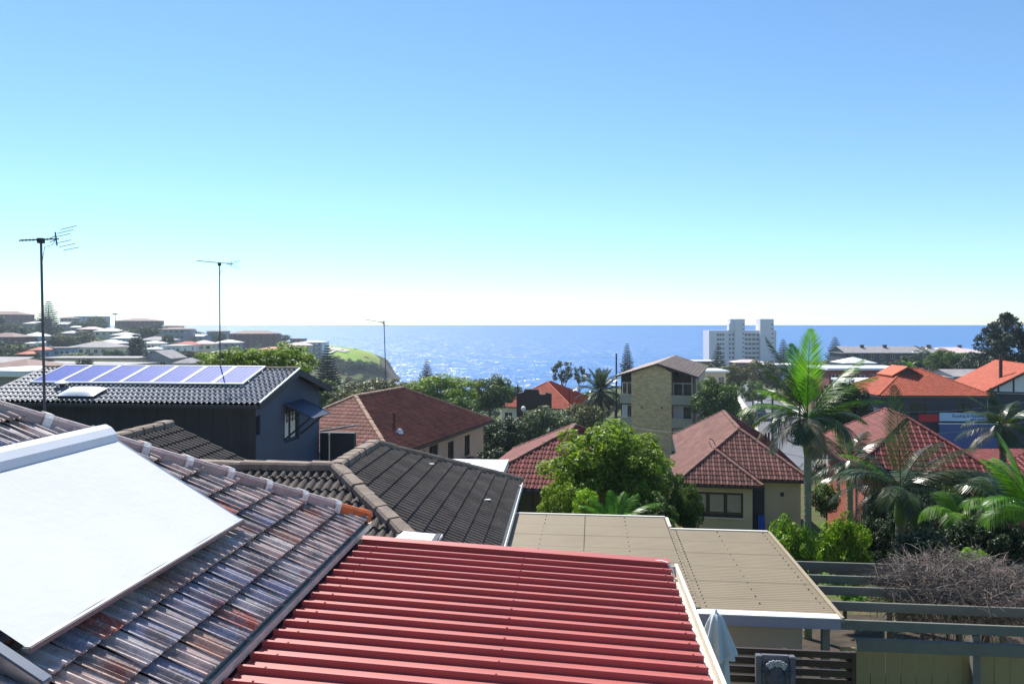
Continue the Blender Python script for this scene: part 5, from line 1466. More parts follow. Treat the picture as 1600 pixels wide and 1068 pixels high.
def car(label, loc, rot, body_m, suv=True):
    t = thing("parked_car", label, "car", loc, rot)
    hb = 1.62 if suv else 1.42
    prof_b = [(-2.25,.35),(-2.28,.75),(-2.05,.92),(-1.0,1.0),(1.9,1.02),(2.2,.9),(2.25,.4),(1.9,.28),(-1.9,.28)]
    prof_c = [(-1.15,.98),(-.45,hb-.02),(.2,hb),(1.5,hb-.05),(2.02,1.0)] if suv else [(-1.0,.98),(-.25,hb-.02),(.3,hb),(1.0,hb-.05),(1.65,1.0)]
    bd_ = MB().prism([(x,-.88,z) for x, z in prof_b], (0,1.76,0)).build("body", body_m, t, bevel=.07)
    cab = MB().prism([(x,-.76,z) for x, z in prof_c], (0,1.52,0)).build("cabin", body_m, t, bevel=.05)
    for s in (-1,1):
        y = s*.775
        q = [(prof_c[0][0]+.22,1.03),(prof_c[1][0]+.06,hb-.13),(prof_c[3][0]-.06,hb-.16),(prof_c[4][0]-.26,1.03)]
        MB().prism([(x,y,z) for x, z in q], (0,-s*.05,0)).build("side_window", MATS["glass"], cab)
        for x in (-1.4,1.35):
            w_ = MB().tube([(x,s*.70,.33),(x,s*.90,.33)], .33, 18).build("wheel", MATS["tyre"], t)
            MB().tube([(x,s*.88,.33),(x,s*.915,.33)], .2, 12).build("rim", MATS["aluminium"], w_)
        MB().box(-2.27,-2.12,s*.62-.16,s*.62+.16,.66,.8).build("headlight", MATS["headlight"], t)
        MB().box(2.15,2.262,s*.68-.12,s*.68+.12,.7,.88).build("tail_light", MATS["banner_red"], t)
    MB().prism([(prof_c[0][0]-.02,-.66,1.02),(prof_c[1][0]-.02,-.6,hb-.08),(prof_c[1][0]-.02,.6,hb-.08),(prof_c[0][0]-.02,.66,1.02)], (-.03,0,.01)).build("windscreen", MATS["glass"], cab)
    MB().prism([(prof_c[4][0]-.01,-.66,1.06),(prof_c[3][0]+.01,-.6,hb-.12),(prof_c[3][0]+.01,.6,hb-.12),(prof_c[4][0]-.01,.66,1.06)], (.03,0,.01)).build("rear_window", MATS["glass"], cab)
    return t
def on_road(px_, d, off=0): x = (px_-CX)/F*d; return (x, d, terr(x, d)+.36)
car("white sports utility car parked across the driveway behind the palm trunk", on_road(1272,118), 4, MATS["car_white"])
car("white car parked farther along the street past the dark cars", on_road(1187,172), 105, MATS["car_white"], False)
car("dark blue car parked at the kerb nearest the white car", on_road(1188.5,156), 105, MATS["car_blue"], False)
car("black car parked at the kerb behind the dark blue car", on_road(1189.5,146), 105, MATS["car_dark"])
car("silver car parked near the driveway beyond the palm trunk", on_road(1243,120), 95, MATS["car_silver"], False)
car("silver car at the far end of the parked row", on_road(1186,190), 105, MATS["car_silver"], False)
# ------------------------------------------------------------------ trees and plants
def leaf_cloud(name, N, blobs, size, seed, m, aspect=.5, up=.35, cup=.15):
    """N leaf-sized faces spread over the shells of many small blobs"""
    g = np.random.default_rng(seed)
    cs = np.array([b[0] for b in blobs], float); rs = np.array([b[1] for b in blobs], float)
    k = g.choice(len(blobs), N, p=rs**2/np.sum(rs**2))
    v = g.normal(size=(N, 3)); v /= np.linalg.norm(v, axis=1, keepdims=True)
    rad = rs[k]*(.55+.5*g.random(N)**.5)
    c = cs[k] + v*rad[:, None]*np.array([1,1,.85])
    n = v*.8 + g.normal(size=(N,3))*.55 + np.array([0,0,up]); n /= np.linalg.norm(n, axis=1, keepdims=True)
    t = np.cross(n, g.normal(size=(N,3))); t /= np.linalg.norm(t, axis=1, keepdims=True)
    b = np.cross(n, t)
    s = size*(.6+.8*g.random(N))[:, None]
    V4 = np.stack([c - t*s*.5, c + b*s*aspect*.5 + n*s*cup, c + t*s*.5, c - b*s*aspect*.5 + n*s*cup], 1).reshape(-1, 3)
    F4 = np.arange(4*N).reshape(-1, 4)
    return np_mesh(name, V4, F4, m)
def crown_blobs(seed, n=26, rx=1, rz=1, br=(.22,.42), flat=0.0):
    r = random.Random(seed); out = []
    for i in range(n):
        z = 1-2*(i+.5)/n; a = i*2.39996+r.uniform(-.5,.5); q = math.sqrt(1-z*z)
        k = r.uniform(.42,.92)
        if z < -.3: k *= .8
        out.append(((math.cos(a)*q*k*rx, math.sin(a)*q*k*rx, z*k*rz*(1-flat)), r.uniform(*br)))
    return out
CR = {}
for nm, N, nb_, br, sz in (("near", 17000, 90, (.09,.25), .072), ("mid", 5000, 52, (.12,.30), .10), ("mid2", 5000, 56, (.10,.26), .10), ("far", 1300, 28, (.18,.38), .19), ("far2", 1300, 32, (.14,.36), .19), ("wispy", 1900, 26, (.10,.20), .10)):
    CR[nm] = leaf_cloud("crown", N, crown_blobs(hash(nm) % 97 if False else sum(map(ord, nm)), nb_, br=br), sz, sum(map(ord, nm)), MATS["leaf_mid"])
def trunk_mesh(seed, h, top, r):
    """tapered trunk with limbs reaching into a unit crown whose centre stands at height h"""
    g = random.Random(seed); mb = MB()
    mb.tube([(0,0,-1.5),(g.uniform(-.02,.02)*h,0,h*.4),(0,g.uniform(-.02,.02)*h,h)], [r, r*.8, r*.5], 8)
    for i in range(7):
        a = 2*math.pi*i/7+g.uniform(-.4,.4); e = g.uniform(.35,.8)
        p0 = V(0,0,h*(.72+.04*i)); p2 = V(math.cos(a)*top[0]*e, math.sin(a)*top[1]*e, h+g.uniform(-.1,.55)*top[2])
        p1 = p0.lerp(p2, .5)+V(0,0,.12*top[2])
        mb.tube([p0,p1,p2], [r*.42,r*.28,r*.1], 6)
    return mb.mesh("trunk", MATS["bark"], True)
tree_n = [0]
def tree(px_, py_top, py_bot, hw, d, kind, m, label, group=None, ry=None, name="leafy_tree", cat="tree", trunk=True, rz=None):
    """crown between two photo rows at distance d; trunk down to the terrain there"""
    tree_n[0] += 1
    c = P(px_, (py_top+py_bot)/2, d); rz_ = (py_bot-py_top)/2/F*d; rx_ = hw/F*d; ry_ = ry or rx_
    zg = min(terr(c.x, d), c.z-rz_*.9)
    if cat == 'shrub':          # shrubs are leafy down to the soil
        top_ = c.z+rz_; rz_ = min((top_-zg+.1)/2, rz_*1.3); c.z = top_-rz_
    t = thing(name, label, cat, (c.x, d, zg), group=group)
    o = obj("crown", CR[kind], t, (0,0,c.z-zg)); o.scale = (rx_, ry_, rz_); o.rotation_euler = (0,0,tree_n[0]*1.7)
    o.rotation_euler = (0,0,0) if abs(rx_-ry_) > .5 else (0,0,tree_n[0]*1.7)
    o.material_slots[0].link = 'OBJECT'; o.material_slots[0].material = MATS[m]
    if trunk: obj("trunk", trunk_mesh(tree_n[0], c.z-zg, (rx_,ry_,rz_), max(.06, rx_*.07)), t)
    return t
# trees one can tell apart
tree(352,541,606,56,46,"near","leaf_bright","glossy bright green tree behind the solar panels, left of its taller twin")
tree(436,534,606,62,48,"near","leaf_bright","taller glossy bright green tree behind the charcoal house's gable")
tree(395,545,605,40,52,"near","leaf_mid","middle green tree between the two glossy bright ones")
tree(690,582,645,62,95,"near","leaf_bright","broad bright green bushy tree behind the brown tiled roof")
tree(765,584,650,42,100,"near","leaf_mid","mid green tree between the bushy tree and the orange roof")
tree(802,598,628,18,112,"mid","leaf_mid","small green tree at the sea's edge next to the orange roof")
tree(722,610,680,36,80,"mid","leaf_mid","shaded green tree right behind the brown roof's far corner")
tree(600,588,640,44,110,"mid2","leaf_olive","olive tree behind the brown roof's antenna")
tree(545,606,660,34,75,"mid2","leaf_olive","pale olive tree between charcoal house and brown roof")
tree(560,590,632,34,125,"mid","leaf_olive","greyish olive tree below the headland")
tree(500,590,640,34,90,"mid2","leaf_mid","green tree showing past the charcoal gable's edge")
tree(640,590,625,24,135,"mid","leaf_olive","small olive tree below the cliff end")
tree(878,556,604,26,135,"wispy","leaf_dark","wispy dark gum tree against the sea beside the date palm")
tree(905,566,604,20,138,"wispy","leaf_dark","small wispy gum right beside the date palm")
tree(850,632,720,54,62,"near","leaf_silver","silvery green hedge tree below the orange roof")
tree(782,650,730,42,58,"near","leaf_dark","dark hedge tree beside the pink rendered wall")
tree(910,622,690,40,74,"mid","leaf_olive","olive shrubby tree left of the apartment block")
tree(948,655,720,30,66,"mid2","leaf_mid","green tree at the apartment block's left foot")
BT = tree(945,652,800,104,26.5,"near","leaf_bright","big round light green garden tree in front of the apartment block", ry=2.0)
tree(990,690,815,58,25.6,"near","leaf_bright","right-hand lower mass of light foliage merging into the round tree")
tree(885,735,830,46,24.5,"near","leaf_bright","low light green shrub under the round tree beside the maroon roof", name="garden_shrub", cat="shrub")
tree(917,752,812,26,23.2,"mid","leaf_lime","lime green sunlit shrub at the round tree's foot", name="garden_shrub", cat="shrub")
tree(1075,752,822,26,25,"near","leaf_mid","mid green shrub below the cottage window's left end", name="garden_shrub", cat="shrub")
tree(1020,770,830,40,24,"near","leaf_mid","shaded shrub behind the cycad fronds", name="garden_shrub", cat="shrub")
tree(1122,588,672,44,92,"near","leaf_mid","green tree right of the apartment block's balconies")
tree(1150,566,612,30,160,"mid2","leaf_olive","olive brown tree in front of the white tower's foot")
tree(1190,560,608,30,170,"mid2","leaf_olive","grey-olive tree beyond the street's end")
tree(1100,562,598,22,180,"mid","leaf_olive","low olive tree beside the white edged flat roof")
tree(1168,630,690,18,110,"mid","leaf_mid","kerbside tree shading the parked cars")
tree(1318,588,690,42,62,"near","leaf_dark","dark tree in shade behind the tall palm's right fronds")
tree(1290,640,720,36,70,"mid","leaf_mid","shaded tree behind the tall palm's trunk")
tree(1482,544,590,36,150,"near","leaf_mid","rounded green tree under the long block on the right")
tree(1425,552,584,26,170,"mid2","leaf_dark","dark green tree under the long block's left half")
tree(1395,560,586,22,160,"mid","leaf_dark","small dark tree beside the long bright white roof")
tree(1530,560,592,26,150,"mid2","leaf_dark","dark shrubby tree at the big conifer's foot")
tree(1598,552,600,26,120,"mid2","leaf_olive","yellowish olive tree beside the big conifer")
tree(1505,700,760,60,60,"mid","leaf_dark","dark shrubbery between the banner wall and the palms", name="garden_shrub", cat="shrub")
tree(770,690,745,34,42,"mid","leaf_dark","dark shrub behind the metal railing", name="garden_shrub", cat="shrub")
tree(815,705,760,26,38,"mid2","leaf_dark","dark shrub between the railing and the maroon roof", name="garden_shrub", cat="shrub")
tree(1292,745,800,26,40,"mid","leaf_mid","green shrub on the path between cottage and brick house", name="garden_shrub", cat="shrub")
tree(1275,705,745,18,55,"mid2","leaf_olive","olive shrub behind the cottage's right corner", name="garden_shrub", cat="shrub")
tree(1385,800,880,46,22,"near","leaf_dark","dark leafy shrub under the dark feather palm", name="garden_shrub", cat="shrub")
tree(985,680,760,66,28.2,"near","leaf_bright","upper right mass of foliage behind the round tree", ry=1.4)
tree(1214,572,615,28,188,"mid2","leaf_dark","dark tree past the far end of the street")
tree(1250,578,640,34,135,"mid","leaf_olive","olive tree beside the street behind the palm's left fronds")
tree(1176,592,634,24,150,"mid2","leaf_mid","green tree over the far parked cars")
tree(1053,722,800,24,34,"mid","leaf_mid","leafy shrub at the cottage's left wall", name="garden_shrub", cat="shrub")
tree(1440,735,860,58,29,"near","leaf_dark","dark tree shading the red brick house's front wall")  # added: dark leaves stand in for the palms' deep shade on the wall
tree(1535,728,850,56,28,"near","leaf_dark","dark tree under the drooping palm by the brick house's right end")  # added likewise, to darken the shaded wall's right end
tree(1372,742,850,26,30,"mid","leaf_dark","dark slim shrub before the brick house's front corner", name="garden_shrub", cat="shrub")  # added to darken the shaded front corner
# glossy hedge beyond the pergola
tree(1240,803,915,42,17.8,"near","hedge_leaf","glossy hedge shrub left of the tall palm trunk", name="hedge_shrub", cat="shrub", ry=.7)
tree(1318,796,920,58,20.2,"near","hedge_leaf","larger glossy hedge shrub right of the tall palm trunk", name="hedge_shrub", cat="shrub", ry=.6)
tree(1440,820,880,50,17.0,"mid","leaf_dark","dark garden shrub behind the dry bush", name="garden_shrub", cat="shrub")
tree(1520,850,890,26,13.6,"mid","leaf_lime","small lime green shrub growing out of the dry bush", name="garden_shrub", cat="shrub")
tree(1545,800,900,60,17.5,"near","leaf_dark","dark leafy shrub on the right under the palms", name="garden_shrub", cat="shrub")
tree(1470,770,840,60,24,"mid2","leaf_dark","dark shrub before the brick house wall", name="garden_shrub", cat="shrub")
for i, (a, b, c_, d) in enumerate(((1330,925,24,12.6),(1420,945,30,12.2),(1300,905,18,13.2),(1490,950,26,12.2))):
    tree(a, b-6, b+16, c_, d, "mid", "grass_blade" if i % 2 == 0 else "leaf_mid", ("low bright ground plants below the first pergola rafters" if i % 2 == 0 else "low green ground plants below the pergola and dry bush"), group="ground plants under the pergola", name="ground_plant", cat="plant", trunk=False, ry=.5)

# valley and hillside trees nobody would tell apart one by one
rs = random.Random(77)
def fill(n, boxf, hw, hh, mats, label, group, kinds=("far","far2"), avoid=True):
    k = 0; tries = 0
    while k < n and tries < n*40:
        tries += 1
        px_, d = boxf()
        x = (px_-CX)/F*d; zt_ = terr(x, d)
        if zt_ < SEA+1: continue
        r_ = rs.uniform(*hw); h_ = rs.uniform(*hh)
        pyb = CY - (zt_+.3)/d*F; pyt = CY - (zt_+h_)/d*F
        if avoid:
            bad = False
            for (a, b, ye, dd) in hill_px:
                if a-2 < px_ < b+2 and d < dd+8 and pyt < ye-1 and pyb > ye-14: bad = True; break
                if a-2 < px_ < b+2 and dd-4 < d < dd+14: bad = True; break
            if bad: continue
        tree(px_, pyt, pyb, r_/d*F, d, rs.choice(kinds), rs.choice(mats), label, group, trunk=False if d > 260 else True); k += 1
fill(125, lambda: (rs.uniform(-20,450), rs.uniform(200,540)), (3.2,6.0), (4.5,8.5), ("leaf_far","leaf_far","leaf_far_olive"), "rounded tree among the houses of the far hillside", "trees on the far hillside")
fill(26, lambda: (rs.uniform(450,615), rs.uniform(380,470)), (2.5,4.5), (4,7), ("leaf_far","leaf_far_olive"), "rounded tree in the gully under the headland", "trees under the headland")
fill(26, lambda: (rs.uniform(480,840), rs.uniform(150,330)), (3,5), (5,9), ("leaf_far","leaf_olive","leaf_mid"), "rounded tree in the valley behind the bushy trees", "valley trees", avoid=False)
fill(36, lambda: (rs.uniform(1060,1620), rs.uniform(180,420)), (2.5,4.5), (4,6), ("leaf_far","leaf_dark","leaf_far_olive"), "rounded tree among the roofs on the seaward slope", "trees on the seaward slope", avoid=False)
fill(10, lambda: (rs.uniform(-20,500), rs.uniform(70,170)), (2,3.5), (2.5,4.0), ("leaf_mid","leaf_olive","leaf_dark"), "low tree hidden behind the charcoal house's roof", "trees behind the charcoal house", ("mid",), avoid=False)
fill(10, lambda: (rs.uniform(840,1060), rs.uniform(110,200)), (2.5,4), (4,7), ("leaf_mid","leaf_olive","leaf_dark"), "rounded tree around the apartment block", "trees around the apartment block", ("mid",), avoid=False)
# bigger trees one can pick out between the hillside houses
for (a, yt, yb, w_, d, m, lab) in (
  (16,500,534,24,372,"leaf_far","dark tree mass below the brown flats on the hill"),
  (96,518,548,26,282,"leaf_far_olive","brownish olive tree between the small white and cream hillside houses"),
  (228,506,532,28,368,"leaf_far","broad green tree in front of the grey apartment block on the hill"),
  (214,520,566,15,246,"leaf_dark","tall dark tree wrapping the slender hillside conifer"),
  (128,514,528,13,372,"leaf_dark","small dark tree between white hillside roofs"),
  (2,536,572,24,232,"leaf_far","dark tree left of the small orange roofed house"),
  (178,544,566,20,228,"leaf_far","dark green tree beside the wide cream bungalow"),
  (112,549,564,24,200,"leaf_mid","low bright green shrubby tree below the wide cream bungalow"),
  (133,556,580,14,138,"leaf_dark","dark tree poking above the long low flat roofs"),
  (292,545,562,30,214,"leaf_far","dark hedge-like tree under the strong red roof"),
  (330,548,570,26,200,"leaf_far_olive","olive tree beside the bright green tree at the hill's foot"),
  (150,492,506,16,545,"leaf_far","dark tree in front of the pale green roofed block"),
  (443,520,536,13,455,"leaf_far","dark tree at the end of the red brick flats"),
  (345,518,534,12,425,"leaf_far","small dark tree left of the red brick flats"),
  (60,541,552,10,255,"leaf_far","small tree above the orange hipped roof"),
  (262,520,540,12,320,"leaf_far","narrow tree behind the strong red roof")):
    tree(a, yt, yb, w_, d, "mid", m, lab)
# scrub on the cliff edge
for i in range(34):
    f = i/33
    x = -140+56*f+rs.uniform(-3,3); y = 455+rs.uniform(0,20)+70*max(0,f-.55); z = terr(x,y)
    d = y; px_ = CX+x/d*F; hgt = rs.uniform(5,8)
    tree(px_, CY-(z+hgt)/d*F, CY-(z-1)/d*F, rs.uniform(4,6)/d*F, d, "far", "leaf_far", "wind-clipped scrub tree on the edge of the headland", "scrub along the headland", trunk=False, name="scrub_tree")
for i in range(16):
    f = i/15; x = -160+60*f; y = 606-6*f; z = terr(x,y)
    tree(CX+x/y*F, CY-(z+2.4)/y*F, CY-(z-1)/y*F, 5/y*F, y, "far2", "leaf_far", "low coastal scrub along the headland's seaward edge", "seaward scrub", trunk=False, name="coastal_scrub", cat="shrub")

# Norfolk pines: whorls of upturned branches
def norfolk_mesh(seed, whorls=16, nb_=7, dens=13, R0=.26, lift=.25, shape=.85):
    g = np.random.default_rng(seed); cs = []; ts = []; ns = []; ss = []
    for w_ in range(whorls):
        f = w_/(whorls-1); z = .14+.84*f; r_ = R0*(1-f)**shape+.012
        for b in range(nb_):
            a = 2*math.pi*(b+.5*(w_ % 2)+g.uniform(-.15,.15))/nb_; rr = r_*g.uniform(.8,1.1)
            for k in range(dens):
                s = (k+.6)/dens
                p = np.array([math.cos(a)*rr*s, math.sin(a)*rr*s, z+lift*rr*(s*s-.35*s)])
                for side in (-1, 1):
                    tdir = np.array([math.cos(a+side*.75), math.sin(a+side*.75), .45+g.uniform(-.2,.2)]); tdir /= np.linalg.norm(tdir)
                    cs.append(p); ts.append(tdir); ns.append(g.normal(size=3)); ss.append(max(.02, .10*(1-.45*s)*(.5+rr/R0*.6)))
    cs, ts, ns, ss = map(np.array, (cs, ts, ns, ss))
    b = np.cross(ts, ns); b /= np.linalg.norm(b, axis=1, keepdims=True)
    s = ss[:, None]
    V4 = np.stack([cs, cs+ts*s*.5+b*s*.22, cs+ts*s, cs+ts*s*.5-b*s*.22], 1).reshape(-1, 3)
    return np_mesh("foliage", V4, np.arange(len(V4)).reshape(-1, 4), MATS["pine_needle"])
def norfolk_trunk(whorls=16, nb_=7, R0=.26, shape=.85, seed=1, lift=.25):
    mb = MB().tube([(0,0,-.08),(0,0,.5),(0,0,1.0)], [.016,.010,.002], 7)
    for w_ in range(whorls):
        f = w_/(whorls-1); z = .14+.84*f; r_ = R0*(1-f)**shape+.012
        for b in range(nb_):
            a = 2*math.pi*(b+.5*(w_ % 2))/nb_
            mb.tube([(0,0,z),(math.cos(a)*r_*.5,math.sin(a)*r_*.5,z-.03*r_),(math.cos(a)*r_*.95,math.sin(a)*r_*.95,z+lift*r_*.5)], [.004,.003,.001], 4, cap=False)
    return mb.mesh("trunk", MATS["bark"])
NF = [(norfolk_mesh(1), norfolk_trunk()), (norfolk_mesh(2,13,6,8,.20,.5), norfolk_trunk(13,6,.20,.85,2,.5)), (norfolk_mesh(3,22,10,16,.36,-.15,.62), norfolk_trunk(22,10,.36,.62,3,-.15)), (norfolk_mesh(5,15,7,10,.21,.3,.75), norfolk_trunk(15,7,.21,.75,5,.3))]
def norfolk(px_, py_top, py_bot, d, k, label, wide=1.0):
    tp, bt = P(px_, py_top, d), P(px_, py_bot, d); h = tp.z-bt.z
    t = thing("norfolk_pine", label, "tree", tuple(bt))
    for nm, me in zip(("foliage","trunk"), NF[k]):
        o = obj(nm, me, t); o.scale = (h*wide, h*wide, h)
norfolk(76,471,531,395,0,"tall symmetrical pine on the crest of the far hillside",1.5)
norfolk(511,540,612,150,0,"dark layered pine standing before the headland grass",1.25)
norfolk(667,562,604,165,1,"young open-branched pine on the valley edge by the sea",1.5)
norfolk(980,537,592,200,3,"slim pine rising behind the apartment block's roof",1.0)
norfolk(1122,538,590,230,1,"open tiered pine in front of the white tower",1.4)
norfolk(1224,530,575,330,3,"narrow dark pine beside the tower behind the palm fronds",1.3)
norfolk(1305,527,575,300,3,"narrow bushy pine left of the long dark block",1.5)
cb = []
rc = random.Random(9)
for i in range(150):
    f = rc.random()**.8; a = rc.uniform(0, 6.283); rr = (1-f)**.75*.62*rc.uniform(.35,1.05)+.01
    cb.append(((math.cos(a)*rr, math.sin(a)*rr, f*1.0-.02+.06*rr), .035+.07*(1-f)))
CR["conifer"] = leaf_cloud("crown", 14000, cb, .05, 9, MATS["pine_needle"], aspect=.3, up=.1)
bt = P(1572,592,118); hh_ = P(1572,491,118).z-bt.z
t = thing("conifer", "huge dark spreading conifer at the right edge", "tree", tuple(bt))
o = obj("crown", CR["conifer"], t, (0,0,hh_*.02)); o.scale = (hh_*1.2,hh_*1.2,hh_)
MB().tube([(0,0,-3),(0,0,hh_*.5),(0,0,hh_*.97)], [.35,.22,.04], 8).build("trunk", MATS["bark"], t)
norfolk(545,585,625,140,3,"small dark pine low in the valley",1.6)
norfolk(212,520,562,240,3,"dark slender conifer among the hillside houses",1.6)

# palms
def frond_mesh(m, L, el, droop, n=34, ll=.34, lw=.036, vee=.35, sag=.5, seed=1, twist=0.0, fwd=.55, rach=.016):
    """one feather leaf; grows along local +x, its face turned by `twist` about the rachis"""
    g = random.Random(seed); mb = MB(); N = 18; pts = [V(0,0,0)]; ang = R(el)
    for i in range(N):
        s = i/N; a = ang - R(droop)*s**1.4
        pts.append(pts[-1] + V(math.cos(a), 0, math.sin(a))*(L/N))
    mb.tube(pts, [rach*(1-.85*i/N) for i in range(N+1)], 5, cap=False)
    for i in range(n):
        s = .14+.86*(i+.5)/n; q = s*N; k = min(int(q), N-1); p = pts[k].lerp(pts[k+1], q-k); tg = (pts[k+1]-pts[k]).normalized()
        sd = V(0,1,0); up = tg.cross(sd)*-1
        if up.length < 1e-5: up = V(0,0,1)
        if twist:
            rot = Matrix.Rotation(twist, 3, tg); sd = rot @ sd; up = rot @ up
        ln = ll*(math.sin(math.pi*min(1,(s*.86+.16)))**.7)*g.uniform(.88,1.08)
        for side in (-1, 1):
            d = (sd*side*1.0 + tg*(fwd+.5*s) + up*(vee+g.uniform(-.12,.12))).normalized()
            w_ = (tg - d*tg.dot(d)).normalized()*lw
            p1 = p + d*ln*.5 - V(0,0,sag*ln*.10); p2 = p + d*ln - V(0,0,sag*ln*.45)
            mb.add([p-w_*.3, p+w_*.3, p1+w_*.5, p1-w_*.5, p2], [(0,1,2,3),(3,2,4)])
    return mb.mesh("frond", m, fix=False)
def palm(name, label, px_, py_crown, py_base, d, fronds, tr=.13, shaft=.9, trunk_m="palm_trunk", base_z=None, shaft_m=None):
    c = P(px_, py_crown, d); zg = base_z if base_z is not None else min(terr(c.x, d), P(px_, py_base, d).z)
    t = thing(name, label, "palm", (c.x, d, zg)); h = c.z-zg
    pr_ = []; z = -.3; i = 0
    while z < h-shaft:
        k = 1-.25*z/h
        pr_ += [(tr*k*1.03, z), (tr*k*1.03, z+.02), (tr*k*.97, z+.03), (tr*k*.97, z+.14)]; z += .15
    MB().lathe(pr_, 12).build("trunk", MATS[trunk_m], t, smooth=False)
    MB().lathe([(tr*.85,h-shaft-.03),(tr*1.05,h-shaft*.8),(tr*.85,h-shaft*.35),(tr*.5,h)], 12).build("crownshaft", MATS[shaft_m or ("crownshaft" if trunk_m == "palm_trunk" else trunk_m)], t, smooth=True)
    for j, (az_, el_, L_, dr, m, kw) in enumerate(fronds):
        o = obj("frond", frond_mesh(MATS[m], L_, el_, dr, seed=j+int(px_), **kw), t, (0,0,h-.04)); o.rotation_euler = (0,0,R(az_))
    return t
big = dict(n=44, ll=.52, lw=.030, vee=.25, sag=.35)
face = dict(n=46, ll=.66, lw=.027, vee=.22, sag=.12, twist=0.0, fwd=1.0)
drp = dict(n=42, ll=.46, lw=.023, vee=-.2, sag=1.5)
palm("feather_palm", "tall feather palm with a glowing upright frond and pale ringed trunk", 1262, 652, 900, 19.0, [
  (-90,90,2.3,12,"palm_bright",face),(110,80,2.0,20,"palm_bright",face),(178,72,2.35,24,"palm_dark",big),(5,58,2.2,34,"palm_green",big),
  (176,62,2.15,38,"palm_dark",big),(188,50,1.7,60,"palm_green",big),(168,34,1.9,85,"palm_green",big),(-150,30,1.5,110,"palm_dark",drp),(160,5,1.5,85,"palm_dry",drp),(-165,-10,1.4,75,"palm_dry",drp),
  (2,46,2.15,42,"palm_green",big),(-8,32,2.0,48,"palm_green",big),(14,22,1.9,75,"palm_dark",big),(-30,5,1.5,80,"palm_dark",drp),(30,30,1.9,80,"palm_dark",drp),(-60,20,1.4,110,"palm_dark",drp),(-120,10,1.3,90,"palm_dark",drp),(60,20,1.7,90,"palm_dark",big),(130,20,1.8,90,"palm_dark",big),(-90,-35,1.1,50,"palm_dry",drp),(-105,15,1.3,120,"palm_dry",drp)], tr=.108)
palm("feather_palm", "dark feather palm with one upright frond before the red brick house", 1407, 762, 880, 20.0, [
  (90,88,2.8,14,"palm_dark",dict(n=46,ll=.62,lw=.03,vee=.1,sag=.1,fwd=.8)),(170,52,1.9,60,"palm_green",big),(185,40,2.0,95,"palm_dark",drp),(165,15,2.0,80,"palm_dark",drp),(-160,5,1.8,85,"palm_dark",drp),
  (8,42,2.6,45,"palm_dark",big),(-5,28,2.7,55,"palm_dark",big),(20,15,2.3,60,"palm_dark",drp),(-25,10,2.2,75,"palm_dark",drp),(-50,20,1.8,100,"palm_dark",drp),(-100,10,1.6,100,"palm_dark",drp),(-130,25,1.7,100,"palm_dark",drp),(60,30,2.2,80,"palm_dark",big),(120,30,2.2,80,"palm_dark",big),(-70,-30,1.2,40,"palm_dark",drp),(2,18,2.7,40,"palm_dark",big),(-12,38,2.4,70,"palm_dark",big),(172,30,2.2,70,"palm_dark",big),(155,60,2.0,60,"palm_dark",big),(28,55,2.2,60,"palm_dark",big)], tr=.15)
palm("feather_palm", "silvery dark palm with drooping fronds in front of the half-timbered house", 1567, 668, 770, 32.0, [
  (180,35,2.0,90,"palm_dark",drp),(170,10,2.1,70,"palm_dark",drp),(-165,-5,2.0,60,"palm_dry",drp),(0,40,2.0,80,"palm_dark",drp),(15,15,2.0,80,"palm_dark",drp),(-40,30,1.8,100,"palm_dark",drp),(-90,40,1.6,110,"palm_dark",drp),(-130,30,1.8,100,"palm_dark",drp),(90,75,1.9,30,"palm_dark",big),(150,65,1.9,50,"palm_dark",big),(35,60,1.9,60,"palm_dark",big),(-60,-20,1.5,50,"palm_dark",drp),(-150,55,1.9,80,"palm_dark",big),(-20,60,1.9,70,"palm_dark",big),(120,45,2.0,80,"palm_dark",big),(60,40,2.0,80,"palm_dark",big),(-110,5,1.6,70,"palm_dark",drp),(-75,60,1.5,90,"palm_dark",big)], tr=.16, trunk_m="bark")
palm("feather_palm", "bright green sunlit palm fronds rising at the right edge", 1612, 800, 900, 15.0, [
  (150,80,1.7,25,"palm_bright",face),(172,72,1.5,60,"palm_bright",big),(-170,50,1.3,110,"palm_bright",drp),(185,30,1.2,110,"palm_green",drp),(20,70,1.6,50,"palm_green",big),(-60,40,1.2,100,"palm_green",drp),(90,60,1.6,60,"palm_green",big)], tr=.09, shaft=.5)
palm("clump_palm", "arching yellowish clump palm between the dry bush and the brick house", 1500, 808, 860, 18.5, [
  (180,50,1.1,120,"palm_green",drp),(160,40,1.1,120,"palm_green",drp),(10,50,1.1,120,"palm_green",drp),(-20,35,1.1,110,"palm_dark",drp),(-80,40,.9,130,"palm_green",drp),(-130,45,1.0,120,"palm_green",drp),(90,65,1.1,90,"palm_green",big),(-45,60,1.0,110,"palm_green",drp)], tr=.06, shaft=.3)
palm("clump_palm", "drooping clump palm beside the bright fronds at the right", 1565, 790, 860, 18.0, [
  (180,45,1.1,120,"palm_green",drp),(150,60,1.2,100,"palm_dark",drp),(10,40,1.1,120,"palm_dark",drp),(-90,40,.9,130,"palm_green",drp),(-140,35,1.1,120,"palm_dark",drp),(-40,45,1.0,120,"palm_dark",drp),(90,65,1.2,90,"palm_dark",big)], tr=.06, shaft=.3)
cyc = dict(n=30, ll=.34, lw=.02, vee=.35, sag=.3, fwd=.7)
